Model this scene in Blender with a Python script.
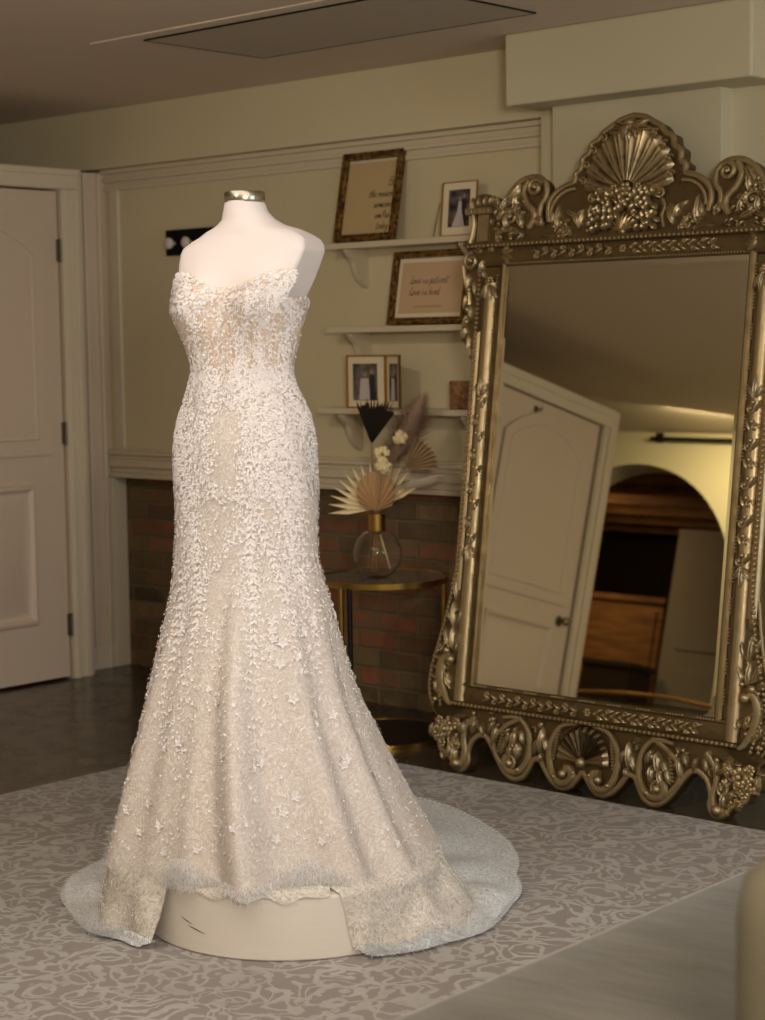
import bpy, bmesh, math, random
import numpy as np
from math import sin, cos, pi, radians, sqrt, exp, atan2, hypot
from mathutils import Vector, Matrix
random.seed(7); rnd = random.Random(11); nrg = np.random.default_rng(5)
for o in list(bpy.data.objects): bpy.data.objects.remove(o)
S = bpy.context.scene; COL = S.collection

# ------------------------------------------------------------------ camera, light, exposure
YAW, PITCH, ROLL, FPX = 42.0, math.atan((510-346)/1842), -0.85, 1842.0
cam_d = bpy.data.cameras.new('camera'); cam = bpy.data.objects.new('camera', cam_d); COL.objects.link(cam); S.camera = cam
cam_d.sensor_fit = 'VERTICAL'; cam_d.sensor_height = 36; cam_d.sensor_width = 27; cam_d.lens = 36*FPX/1020
cam_d.clip_start = .05
yw = radians(YAW)
F = Vector((-sin(yw)*cos(PITCH), cos(yw)*cos(PITCH), -sin(PITCH)))
R0 = Vector((cos(yw), sin(yw), 0)); U0 = R0.cross(F); rr = radians(ROLL)
RR = R0*cos(rr)+U0*sin(rr); UU = -R0*sin(rr)+U0*cos(rr)
cam.matrix_world = Matrix(((RR.x, UU.x, -F.x, 0), (RR.y, UU.y, -F.y, 0), (RR.z, UU.z, -F.z, 1.37), (0, 0, 0, 1)))
cam_d.dof.use_dof = True; cam_d.dof.focus_distance = 4.40; cam_d.dof.aperture_fstop = 4.4

S.view_settings.view_transform = 'Standard'; S.view_settings.look = 'None'
S.view_settings.gamma = 1; S.view_settings.use_curve_mapping = False
S.view_settings.exposure = -0.12
W = bpy.data.worlds.new('world'); S.world = W; W.use_nodes = True
W.node_tree.nodes['Background'].inputs[0].default_value = (.75, .85, 1, 1)
W.node_tree.nodes['Background'].inputs[1].default_value = .3

def look(o, target):
    o.rotation_euler = (Vector(target)-o.location).to_track_quat('-Z', 'Y').to_euler()
def area(name, loc, target, size, power, col, size_y=None, spread=180):
    d = bpy.data.lights.new(name, 'AREA'); d.energy = power; d.color = col; d.size = size
    if size_y: d.shape = 'RECTANGLE'; d.size_y = size_y
    d.spread = radians(spread)
    o = bpy.data.objects.new(name, d); COL.objects.link(o); o.location = loc; look(o, target); return o
def spot(name, loc, target, power, col, angle, blend=.6, radius=.06):
    d = bpy.data.lights.new(name, 'SPOT'); d.energy = power; d.color = col; d.spot_size = radians(angle); d.spot_blend = blend; d.shadow_soft_size = radius
    o = bpy.data.objects.new(name, d); COL.objects.link(o); o.location = loc; look(o, target); return o
# ceiling spotlights over the display, daylight through the side window, warm general ceiling light
spot('key_spotlight', (-3.15, .75, 2.30), (-3.15, 3.0, 1.05), 43, (1.0, .96, .96), 44, .9, .05)
spot('second_spotlight', (-1.0, 2.3, 2.30), (-3.15, 3.05, .8), 12, (1.0, .94, .90), 50, .9, .10)
area('daylight_window', (2.0, 3.0, 1.45), (-3.0, 3.2, .3), 1.6, 60, (.76, .87, 1.0), 1.5)
area('ceiling_light_panel', (-2.6, 1.8, 2.33), (-2.6, 1.8, 0), 2.4, 30, (1.0, .89, .76), 1.8)
area('ceiling_fill', (.4, .2, 1.75), (-.6, 1.2, 2.37), .5, 80, (1.0, .89, .76))  # added fill facing up to brighten the ceiling, no real lamp here
area('fill_behind_camera', (.7, -.7, 1.6), (-3.1, 3.1, .5), .8, 8, (1.0, .92, .84), .8)  # added soft fill from the camera side, brightens plinth and gown front
spot('back_wall_fill', (-3.7, 2.5, 2.34), (-5.1, 5.15, 1.0), 30, (1.0, .84, .62), 88, 1.0, .03)  # added fill aimed at the back wall to brighten it, no real fitting
area('arch_light', (-6.1, -.30, 2.33), (-6.4, -.8, 1.0), .5, 24, (1.0, .86, .56), .3)
area('back_room_light', (-8.6, -2.0, 2.05), (-8.6, -3.2, .8), .5, 5, (1.0, .72, .42), .4)

# ------------------------------------------------------------------ materials
def lin(c): return tuple((x/255/12.92 if x/255 <= .04045 else ((x/255+.055)/1.055)**2.4) for x in c)+(1,)
def mat(name, col=(.5, .5, .5, 1), rough=.5, metal=0, spec=.5, **kw):
    m = bpy.data.materials.new(name); m.use_nodes = True
    b = m.node_tree.nodes['Principled BSDF']
    if len(col) == 3: col = tuple(col)+(1,)
    b.inputs['Base Color'].default_value = col; b.inputs['Roughness'].default_value = rough
    b.inputs['Metallic'].default_value = metal; b.inputs['Specular IOR Level'].default_value = spec
    for k, v in kw.items(): b.inputs[k.replace('_', ' ')].default_value = v
    return m
class NT:
    def __init__(s, m): s.t = m.node_tree; s.n = s.t.nodes; s.l = s.t.links; s.b = s.n['Principled BSDF']
    def node(s, ty, ins=None, **kw):
        n = s.n.new(ty)
        for k, v in kw.items(): setattr(n, k, v)
        for k, v in (ins or {}).items():
            if hasattr(v, 'is_output'): s.l.new(v, n.inputs[k])
            else: n.inputs[k].default_value = v
        return n
    def link(s, a, b): s.l.new(a, b)
    def coord(s, scale=(1, 1, 1), which='Object'):
        tc = s.node('ShaderNodeTexCoord'); mp = s.node('ShaderNodeMapping', {'Vector': tc.outputs[which], 'Scale': scale}); return mp.outputs[0]
    def noise(s, vec, scale, detail=4, rough=.5, dist=0):
        return s.node('ShaderNodeTexNoise', {'Vector': vec, 'Scale': scale, 'Detail': detail, 'Roughness': rough, 'Distortion': dist})
    def ramp(s, fac, stops, interp='LINEAR'):
        r = s.node('ShaderNodeValToRGB', {'Fac': fac}); cr = r.color_ramp; cr.interpolation = interp
        while len(cr.elements) < len(stops): cr.elements.new(.5)
        for e, (p, c) in zip(cr.elements, stops):
            e.position = p; e.color = c if len(c) == 4 else tuple(c)+(1,)
        return r.outputs[0]
    def mix(s, fac, a, b, mode='MIX'):
        n = s.node('ShaderNodeMix', data_type='RGBA', blend_type=mode)
        for i, v in ((0, fac), (6, a), (7, b)):
            if hasattr(v, 'is_output'): s.l.new(v, n.inputs[i])
            else: n.inputs[i].default_value = v
        return n.outputs[2]
    def math(s, op, a, b=0, c=0):
        n = s.node('ShaderNodeMath', operation=op)
        for i, v in enumerate((a, b, c)):
            if hasattr(v, 'is_output'): s.l.new(v, n.inputs[i])
            else: n.inputs[i].default_value = v
        return n.outputs[0]
    def bump(s, h, strength=.3, dist=.01):
        n = s.node('ShaderNodeBump', {'Height': h, 'Strength': strength, 'Distance': dist}); s.l.new(n.outputs[0], s.b.inputs['Normal'])
    def base(s, c): s.l.new(c, s.b.inputs['Base Color'])

def paint(name, c1, rough=.55, bump=.12):
    m = mat(name, lin(c1), rough); t = NT(m); v = t.coord()
    n = t.noise(v, 2.5, 5); n2 = t.noise(v, 60, 3)
    d = tuple(x*.9 for x in lin(c1)[:3])+(1,)
    t.base(t.mix(t.math('MULTIPLY', n.outputs[0], .6), lin(c1), d)); t.bump(n2.outputs[0], bump, .003); return m
M_wall = paint('wall_paint', (206, 194, 160)); M_trim = paint('trim_paint', (208, 194, 168), .4, .05)
M_ceil = paint('ceiling_paint', (214, 198, 178), .8, .3); M_door = paint('door_paint', (204, 184, 162), .4, .05)
M_hatch = paint('ceiling_hatch_paint', (182, 170, 154), .6)
M_head = paint('header_paint', (200, 190, 158), .6)

M_brick = mat('old_brick', rough=.9); t = NT(M_brick); v = t.coord()
sep = t.node('ShaderNodeSeparateXYZ', {0: v}); cmb = t.node('ShaderNodeCombineXYZ', {0: sep.outputs[0], 1: sep.outputs[2], 2: 0.0})
wob = t.noise(v, 9, 2); vv = t.node('ShaderNodeVectorMath', {0: cmb.outputs[0], 1: t.node('ShaderNodeVectorMath', {0: wob.outputs[1], 1: (.012, .012, 0)}, operation='MULTIPLY').outputs[0]}, operation='ADD')
br = t.node('ShaderNodeTexBrick', {'Vector': vv.outputs[0], 'Color1': (0, 0, 0, 1), 'Color2': (1, 1, 1, 1), 'Mortar': (.5, .5, .5, 1), 'Scale': 1.0, 'Mortar Size': .007, 'Mortar Smooth': .4, 'Brick Width': .205, 'Row Height': .072, 'Bias': 0.0})
bc = t.ramp(br.outputs[0], [(0, lin((70, 56, 40))), (.3, lin((128, 104, 70))), (.6, lin((92, 76, 54))), (.76, lin((144, 86, 58))), (1, lin((136, 116, 84)))])
n = t.noise(v, 14, 6, .65); n3 = t.noise(v, 4, 2)
bc = t.mix(t.ramp(n.outputs[0], [(.45, (0, 0, 0)), (.7, (1, 1, 1))]), bc, lin((108, 92, 66)))
bc = t.mix(t.ramp(n3.outputs[0], [(.55, (0, 0, 0)), (.75, (.5, .5, .5))]), bc, lin((124, 76, 50)))
bc = t.mix(br.outputs[1], bc, lin((112, 100, 74))); t.base(bc)
t.bump(t.math('ADD', t.math('MULTIPLY', br.outputs[1], -1.0), t.math('MULTIPLY', n.outputs[0], .8)), .8, .012)

M_floor = mat('stained_floor', lin((62, 52, 42)), .18); t = NT(M_floor); v = t.coord()
n = t.noise(v, 3.5, 8, .6, .6); t.base(t.ramp(n.outputs[0], [(.3, lin((46, 38, 30))), (.55, lin((66, 55, 43))), (.8, lin((88, 76, 60)))]))
t.link(t.ramp(t.noise(v, 9, 5).outputs[0], [(.3, (.14, .14, .14)), (.8, (.38, .38, .38))]), t.b.inputs['Roughness']); t.bump(n.outputs[0], .08, .01)

M_rug = mat('rug_weave', rough=.95, spec=.1); t = NT(M_rug); v = t.coord()
w1 = t.noise(v, 9.0, 3, .6); off = t.node('ShaderNodeVectorMath', {0: w1.outputs[1], 1: (.075, .075, .0)}, operation='MULTIPLY')
vw = t.node('ShaderNodeVectorMath', {0: v, 1: off.outputs[0]}, operation='ADD').outputs[0]
sc = t.noise(vw, 6.5, 1.5, .4, .6); l1 = t.ramp(t.math('PINGPONG', t.math('MULTIPLY', sc.outputs[0], 9.0), .5), [(.10, (1, 1, 1)), (.20, (0, 0, 0))])
vor = t.node('ShaderNodeTexVoronoi', {'Vector': vw, 'Scale': 8.0}); l2 = t.ramp(t.math('PINGPONG', t.math('MULTIPLY', vor.outputs[0], 3.2), .5), [(.10, (1, 1, 1)), (.20, (0, 0, 0))])
v2 = t.node('ShaderNodeTexVoronoi', {'Vector': vw, 'Scale': 24.0}); flo = t.ramp(v2.outputs[0], [(.26, (1, 1, 1)), (.40, (0, 0, 0))])
pat = t.math('SUBTRACT', t.math('MAXIMUM', t.math('MAXIMUM', t.math('MULTIPLY', l1, .62), t.math('MULTIPLY', l2, .62)), t.math('MULTIPLY', flo, .55)), .18)
worn = t.noise(v, 38, 5, .7); patch = t.noise(v, 1.7, 3)
pat = t.math('ADD', pat, t.math('MULTIPLY', t.math('SUBTRACT', worn.outputs[0], .5), .55))
pr = t.ramp(pat, [(.10, (0, 0, 0)), (.42, (1, 1, 1))])
ground = t.mix(patch.outputs[0], lin((144, 137, 133)), lin((160, 154, 150)))
light = t.mix(worn.outputs[0], lin((184, 182, 178)), lin((208, 207, 205)))
t.base(t.mix(t.math('MULTIPLY', t.math('MULTIPLY', pr, t.ramp(t.noise(v, 3.0, 6, .7).outputs[0], [(.3, (.45, .45, .45)), (.65, (1, 1, 1))])), .74), ground, light))
t.bump(t.math('ADD', t.noise(v, 350, 2).outputs[0], t.math('MULTIPLY', pr, .6)), .35, .004)

def lace(name, nude, white, alpha=None, dens=.5):
    m = mat(name, rough=.6, spec=.3); t = NT(m); v = t.coord()
    w = t.noise(v, 12, 3, .5); o = t.node('ShaderNodeVectorMath', {0: w.outputs[1], 1: (.09, .09, .09)}, operation='MULTIPLY')
    vw = t.node('ShaderNodeVectorMath', {0: v, 1: o.outputs[0]}, operation='ADD').outputs[0]
    s1 = t.noise(vw, 30, 2, .5, .5); r1 = t.math('PINGPONG', t.math('MULTIPLY', s1.outputs[0], 9), .5)
    line = t.ramp(r1, [(.05, (1, 1, 1)), (.16, (0, 0, 0))])
    vo = t.node('ShaderNodeTexVoronoi', {'Vector': v, 'Scale': 190.0}); dots = t.ramp(vo.outputs[0], [(.18, (1, 1, 1)), (.34, (0, 0, 0))])
    fz = t.noise(vw, 120, 5, .75); fuzz = t.ramp(fz.outputs[0], [(.5-.12*dens, (0, 0, 0)), (.72, (1, 1, 1))])
    p = t.math('MINIMUM', t.math('ADD', t.math('ADD', t.math('MULTIPLY', line, .5), t.math('MULTIPLY', dots, .35)), t.math('MULTIPLY', fuzz, .8)), 1.0)
    t.base(t.mix(p, lin(nude), lin(white))); t.bump(p, .35, .0015)
    if alpha is not None:
        t.link(t.math('MINIMUM', t.math('ADD', t.math('MULTIPLY', p, .7), alpha), 1.0), t.b.inputs['Alpha'])
    return m
M_lace = lace('lace_over_nude_lining', (194, 180, 168), (228, 222, 217), None, 1)
M_bodice = lace('sheer_corset_lace', (206, 182, 160), (238, 230, 220), None, .8)
M_tulle = lace('sheer_tulle_lace', (202, 192, 178), (234, 230, 224), .74, .9)
M_train = lace('white_lace_train', (208, 212, 216), (240, 243, 246), .66, 1)
M_app = mat('ivory_applique', lin((232, 225, 222)), .42, 0, .5)
M_thread = mat('white_thread', lin((242, 242, 242)), .6); t = NT(M_thread)
t.link(t.node('ShaderNodeMixShader', {0: .5, 1: t.node('ShaderNodeBsdfDiffuse', {'Color': lin((244, 244, 244))}).outputs[0], 2: t.node('ShaderNodeBsdfTranslucent', {'Color': lin((244, 244, 244))}).outputs[0]}).outputs[0], t.n['Material Output'].inputs[0])
M_bead = mat('clear_bead', lin((250, 246, 240)), .16, .25, 1.0)
M_mann = mat('mannequin_cloth', lin((222, 212, 208)), .6, 0, .3); t = NT(M_mann); t.bump(t.noise(t.coord(), 500, 2).outputs[0], .1, .001)
M_steel = mat('brushed_steel', lin((176, 168, 150)), .28, 1)
M_plinth = mat('plinth_paint', lin((214, 202, 188)), .55); t = NT(M_plinth); v = t.coord((1.2, 1.2, 26))
n = t.noise(v, 5.5, 4, .6); t.base(t.ramp(n.outputs[0], [(.24, lin((120, 100, 80))), (.27, lin((228, 220, 210))), (1, lin((222, 214, 203)))]))

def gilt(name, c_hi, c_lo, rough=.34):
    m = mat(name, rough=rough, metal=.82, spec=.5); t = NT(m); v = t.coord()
    mottle = t.noise(v, 28, 5, .6)
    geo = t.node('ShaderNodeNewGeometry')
    f = t.math('ADD', t.math('MULTIPLY', t.math('SUBTRACT', geo.outputs['Pointiness'], .5), 5.0), mottle.outputs[0])  # creases take the darker tone, ridges the lighter, varied by noise
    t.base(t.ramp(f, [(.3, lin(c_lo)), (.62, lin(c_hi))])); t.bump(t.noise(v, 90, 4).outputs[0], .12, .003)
    t.link(t.ramp(mottle.outputs[0], [(.3, (rough+.15,)*3), (.7, (rough-.06,)*3)]), t.b.inputs['Roughness']); return m
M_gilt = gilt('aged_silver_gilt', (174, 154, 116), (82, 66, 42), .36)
M_giltd = gilt('aged_silver_gilt_ground', (112, 94, 62), (64, 51, 33), .46)
M_glass_m = mat('mirror_silver', (.82, .79, .64, 1), .012, 1)
M_gold = mat('satin_gold', lin((176, 140, 70)), .28, 1)
M_dark = mat('black_metal', lin((30, 26, 22)), .4, .6)
M_black = mat('black_board', lin((8, 7, 7)), .75, 0, .2)
M_porc = mat('white_porcelain', lin((205, 195, 188)), .25)
M_glass = mat('clear_glass', (1, 1, 1, 1), .02, 0, .5, Transmission_Weight=1.0, IOR=1.3)
M_smoke = mat('smoked_glass', (.62, .60, .55, 1), .04, 0, .5, Transmission_Weight=.9, IOR=1.4)
M_frame = mat('antique_dark_gold_frame', rough=.45, metal=.55); t = NT(M_frame); t.base(t.ramp(t.noise(t.coord(), 60, 4).outputs[0], [(.4, lin((58, 38, 20))), (.65, lin((150, 112, 56)))]))
M_paper = mat('kraft_paper', lin((186, 162, 118)), .8); M_paper2 = mat('pink_beige_paper', lin((196, 166, 130)), .8); M_mount = mat('cream_mount', lin((222, 208, 178)), .8)
M_ink = mat('ink', lin((62, 46, 34)), .7)
M_pd = mat('photo_dark', rough=.4); t = NT(M_pd); t.base(t.ramp(t.noise(t.coord(), 26, 3).outputs[0], [(.35, lin((26, 24, 24))), (.7, lin((120, 112, 106)))]))
M_pl = mat('photo_pale', lin((196, 184, 186)), .4); M_pk = mat('photo_black', lin((34, 30, 32)), .4); M_ps = mat('photo_skin', lin((150, 128, 116)), .4)
M_block = mat('carved_wood_block', rough=.7); t = NT(M_block); t.base(t.ramp(t.noise(t.coord(), 40, 5, .7).outputs[0], [(.4, lin((92, 58, 36))), (.58, lin((146, 104, 68))), (.7, lin((176, 140, 90)))]))
M_velvet = mat('olive_grey_velvet', rough=.8, spec=.2, Sheen_Weight=.35, Sheen_Roughness=.4); t = NT(M_velvet); n = t.noise(t.coord((1, 3, 1)), 3.0, 5, .6)
t.base(t.ramp(n.outputs[0], [(.35, lin((76, 70, 55))), (.7, lin((96, 89, 71)))])); t.bump(n.outputs[0], .2, .02)
M_cream = mat('cream_upholstery', lin((112, 106, 86)), .8)
M_palmd = mat('dried_dark_palm', lin((62, 48, 34)), .8); M_palmc = mat('dried_cream_palm', lin((226, 208, 164)), .8)
M_palmt = mat('dried_tan_palm', lin((186, 150, 108)), .8); M_palmb = mat('dried_brown_palm', lin((166, 140, 104)), .8)
M_plum = mat('mauve_pampas', lin((182, 152, 128)), .9); M_plumw = mat('pale_pampas', lin((206, 192, 172)), .9)
M_flow = mat('cream_dried_flower', lin((228, 208, 160)), .8); M_stem = mat('dried_stem', lin((150, 118, 74)), .8)
M_wood = mat('warm_pine', rough=.6); t = NT(M_wood); t.base(t.ramp(t.noise(t.coord((1, 1, 6)), 4, 5).outputs[0], [(.3, lin((132, 88, 44))), (.7, lin((186, 130, 72)))]))
M_woodd = mat('dark_wood', lin((64, 46, 30)), .6); M_blue = mat('blue_cushion', lin((60, 84, 96)), .9)
M_hinge = mat('hinge_nickel', lin((120, 108, 90)), .4, .9)
M_white = mat('window_light_glass', (1, 1, 1, 1), .05, 0, .5, Transmission_Weight=1.0, IOR=1.05)

# ------------------------------------------------------------------ mesh building
ORG = {}
class MB:
    def __init__(s, xf=None): s.v = []; s.f = []; s.m = []; s.xf = xf; s.mi = 0
    def add(s, vs, fs):
        o = len(s.v); s.v.extend([tuple(p) for p in vs]); s.f.extend([tuple(i+o for i in f) for f in fs]); s.m.extend([s.mi]*len(fs)); return s
    def box(s, a, b):
        x0, y0, z0 = [min(p, q) for p, q in zip(a, b)]; x1, y1, z1 = [max(p, q) for p, q in zip(a, b)]
        return s.add([(x0, y0, z0), (x1, y0, z0), (x1, y1, z0), (x0, y1, z0), (x0, y0, z1), (x1, y0, z1), (x1, y1, z1), (x0, y1, z1)],
                     [(0, 3, 2, 1), (4, 5, 6, 7), (0, 1, 5, 4), (1, 2, 6, 5), (2, 3, 7, 6), (3, 0, 4, 7)])
    def grid(s, P, closed_u=False, closed_v=False):
        n, m = len(P), len(P[0]); vs = [p for r in P for p in r]; fs = []
        for i in range(n if closed_u else n-1):
            for j in range(m if closed_v else m-1):
                a = i*m+j; b = i*m+(j+1) % m; c = ((i+1) % n)*m+(j+1) % m; d = ((i+1) % n)*m+j; fs.append((a, b, c, d))
        return s.add(vs, fs)
    def tube(s, path, r, seg=8, cap=True, sq=1.0, nrm=None):
        P = [Vector(p) for p in path]; n = len(P)
        if not hasattr(r, '__len__'): r = [r]*n
        rings = []; ref = Vector(nrm) if nrm else None; prev = None
        for i in range(n):
            T = (P[min(i+1, n-1)]-P[max(i-1, 0)])
            T = T.normalized() if T.length > 1e-9 else Vector((0, 0, 1))
            if ref is not None: B = ref.normalized(); A = T.cross(B); A = A.normalized() if A.length > 1e-6 else Vector((1, 0, 0))
            else:
                A = prev if prev is not None else (Vector((0, 0, 1)) if abs(T.z) < .9 else Vector((1, 0, 0)))
                A = (A-T*A.dot(T)).normalized(); B = T.cross(A)
            prev = A
            rings.append([P[i]+A*(r[i]*cos(2*pi*k/seg))+B*(r[i]*sq*sin(2*pi*k/seg)) for k in range(seg)])
        s.grid(rings, closed_v=True); o = len(s.v)
        if cap:
            s.f.append(tuple(range(o-seg, o))); s.f.append(tuple(reversed(range(o-seg*n, o-seg*n+seg)))); s.m += [s.mi]*2
        return s
    def lathe(s, prof, c=(0, 0, 0), seg=32, ax='z', sx=1, sy=1):
        rings = []
        for r, h in prof:
            ring = []
            for k in range(seg):
                a = 2*pi*k/seg; x, y = r*cos(a)*sx, r*sin(a)*sy
                p = (x, y, h) if ax == 'z' else ((x, h, y) if ax == 'y' else (h, x, y))
                ring.append((c[0]+p[0], c[1]+p[1], c[2]+p[2]))
            rings.append(ring)
        return s.grid(rings, closed_v=True)
    def ball(s, c, r, seg=8, rings=5, sc=(1, 1, 1)):
        vs = [(c[0], c[1], c[2]+r*sc[2])]; fs = []
        for i in range(1, rings):
            t = pi*i/rings
            for k in range(seg):
                a = 2*pi*k/seg; vs.append((c[0]+r*sc[0]*sin(t)*cos(a), c[1]+r*sc[1]*sin(t)*sin(a), c[2]+r*sc[2]*cos(t)))
        vs.append((c[0], c[1], c[2]-r*sc[2])); L = len(vs)-1
        for k in range(seg):
            fs.append((0, 1+k, 1+(k+1) % seg)); fs.append((L, L-seg+(k+1) % seg, L-seg+k))
            for i in range(rings-2): a = 1+i*seg; fs.append((a+k, a+seg+k, a+seg+(k+1) % seg, a+(k+1) % seg))
        return s.add(vs, fs)
    def prism(s, poly, h0, h1, ax=2):
        n = len(poly)
        def P(p, h): return (p[0], p[1], h) if ax == 2 else ((p[0], h, p[1]) if ax == 1 else (h, p[0], p[1]))
        vs = [P(p, h0) for p in poly]+[P(p, h1) for p in poly]
        fs = [tuple(range(n)), tuple(range(2*n-1, n-1, -1))]+[(i, i+n, (i+1) % n+n, (i+1) % n) for i in range(n)]
        return s.add(vs, fs)
    def build(s, name, mats, parent=None, smooth=True, bevel=0, kind=None, label=None, solid=0):
        if not isinstance(mats, (list, tuple)): mats = [mats]
        vs = s.v if s.xf is None else [s.xf(*p) for p in s.v]
        o = ORG.get(parent.name, (0, 0, 0)) if parent else (0, 0, 0)
        if not parent: # origin at the middle of the base
            xs = np.array([tuple(p) for p in vs]); lo = xs.min(0); hi = xs.max(0); o = ((lo[0]+hi[0])/2, (lo[1]+hi[1])/2, lo[2])
        if parent and parent.type != 'EMPTY': o = ORG[parent.name]
        me = bpy.data.meshes.new(name); me.from_pydata([(p[0]-o[0], p[1]-o[1], p[2]-o[2]) for p in vs], [], s.f)
        for m in mats: me.materials.append(m)
        if len(mats) > 1: me.polygons.foreach_set('material_index', s.m)
        bm = bmesh.new(); bm.from_mesh(me); bmesh.ops.recalc_face_normals(bm, faces=bm.faces); bm.to_mesh(me); bm.free()
        if smooth:
            me.polygons.foreach_set('use_smooth', [True]*len(me.polygons))
            if smooth != 'all': me.set_sharp_from_angle(angle=radians(42))
        me.update(); ob = bpy.data.objects.new(name, me); COL.objects.link(ob)
        if parent: ob.parent = parent
        else: ob.location = o
        ORG[ob.name] = o
        if bevel:
            b = ob.modifiers.new('bevel', 'BEVEL'); b.width = bevel; b.segments = 2; b.limit_method = 'ANGLE'
        if solid:
            q = ob.modifiers.new('solid', 'SOLIDIFY'); q.thickness = solid; q.offset = 0
        if kind: ob['kind'] = kind
        if label: ob['label'] = label
        return ob
def thing(name, loc, label, cat, group=None):
    o = bpy.data.objects.new(name, None); COL.objects.link(o); o.location = loc; o.empty_display_size = .05
    ORG[o.name] = tuple(loc); o['label'] = label; o['category'] = cat
    if group: o['group'] = group
    return o
def tag(o, label, cat, group=None):
    o['label'] = label; o['category'] = cat
    if group: o['group'] = group
    return o
def struct(o, kind='structure'): o['kind'] = kind; return o
def lerp(a, b, t): return a+(b-a)*t
def smooth(t): t = max(0, min(1, t)); return t*t*(3-2*t)
def catmull(pts, n=4, closed=False):
    P = [tuple(p) for p in pts]; N = len(P); out = []
    for i in range(N if closed else N-1):
        if closed: a, b, c, d = P[(i-1) % N], P[i], P[(i+1) % N], P[(i+2) % N]
        else: a, b, c, d = P[max(i-1, 0)], P[i], P[i+1], P[min(i+2, N-1)]
        for k in range(n):
            t = k/n; out.append(tuple(.5*((2*b[j])+(-a[j]+c[j])*t+(2*a[j]-5*b[j]+4*c[j]-d[j])*t*t+(-a[j]+3*b[j]-3*c[j]+d[j])*t**3) for j in range(len(b))))
    if not closed: out.append(P[-1])
    return out

# ------------------------------------------------------------------ the room
XC, YB, ZC = -6.08, 5.18, 2.37          # closet wall, brick wall, ceiling
struct(MB().box((-10.8, -4.8, -.1), (2.3, 5.4, 0)).build('floor', M_floor, smooth=False))
struct(MB().box((-10.8, -4.8, ZC), (2.3, 5.4, ZC+.1)).build('ceiling', M_ceil, smooth=False))
struct(MB().box((-8.6, YB, 0), (2.3, YB+.2, ZC)).build('wall_brick', M_brick, smooth=False))
b = MB(); b.box((-8.5, 5.115, .90), (-3.76, YB, 2.2)); b.box((-8.5, 5.04, 2.128), (-3.6, YB, ZC))
struct(b.build('wall_back', M_wall, smooth=False))
struct(MB().box((2.1, -1.0, 0), (2.3, 2.2, ZC)).box((2.1, 3.8, 0), (2.3, YB, ZC)).box((2.1, 2.2, 0), (2.3, 3.8, .7)).box((2.1, 2.2, 2.2), (2.3, 3.8, ZC)).build('wall_right', M_wall, smooth=False))
b = MB(); b.box((2.14, 2.2, .7), (2.2, 2.26, 2.2)); b.box((2.14, 3.74, .7), (2.2, 3.8, 2.2)); b.box((2.14, 2.2, .7), (2.2, 3.8, .76)); b.box((2.14, 2.2, 2.14), (2.2, 3.8, 2.2)); b.box((2.15, 2.2, 1.42), (2.19, 3.8, 1.46))
b.mi = 1; b.box((2.168, 2.26, .76), (2.172, 3.74, 2.14)); struct(b.build('window_1', [M_trim, M_white], smooth=False))
# closet wall with two doors
D1 = (3.87, 4.79, 2.02); D2 = (.775, 1.70, 2.0); ZW = 2.115; YE = .605
b = MB()
b.box((XC-.12, D1[1]+.01, 0), (XC, 4.915, ZW)); b.box((XC-.2, 4.91, 0), (XC-.085, YB, ZW)); b.box((XC-.12, D2[1]+.01, 0), (XC, D1[0]-.01, ZW)); b.box((XC-.12, YE, 0), (XC, D2[0]-.01, ZW))
b.box((XC-.12, D1[0]-.01, D1[2]+.008), (XC, D1[1]+.01, ZW)); b.box((XC-.12, D2[0]-.01, D2[2]+.008), (XC, D2[1]+.01, ZW))
b.box((-8.5, YE, ZW-.06), (XC-.12, YB, ZW))
struct(b.build('wall_left', M_door, smooth=False))
struct(MB().box((-8.7, -1.2, 0), (-8.5, YB, ZC)).build('wall_far_left', M_wall, smooth=False))
def offset_poly(poly, d):
    n = len(poly); out = []
    for i in range(n):
        p, q, r = Vector(poly[i-1]), Vector(poly[i]), Vector(poly[(i+1) % n])
        a = (q-p).normalized(); c = (r-q).normalized(); n1 = Vector((-a.y, a.x)); n2 = Vector((-c.y, c.x)); m = (n1+n2)
        m = m/max(.3, m.dot(n1)); out.append((q.x+m.x*d, q.y+m.y*d))
    return out
def panel(b, poly, x, sgn=1, prof=((0, 0), (.007, .013), (.018, .016), (.030, .006), (.038, .001), (.055, .001), (.085, .011))):
    loops = []
    for d, h in prof: loops.append([(x+sgn*h, p[0], p[1]) for p in offset_poly(poly, d)])
    b.grid(loops, closed_v=True); o = len(b.v); n = len(poly); b.f.append(tuple(range(o-n, o))); b.m.append(b.mi)
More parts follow.
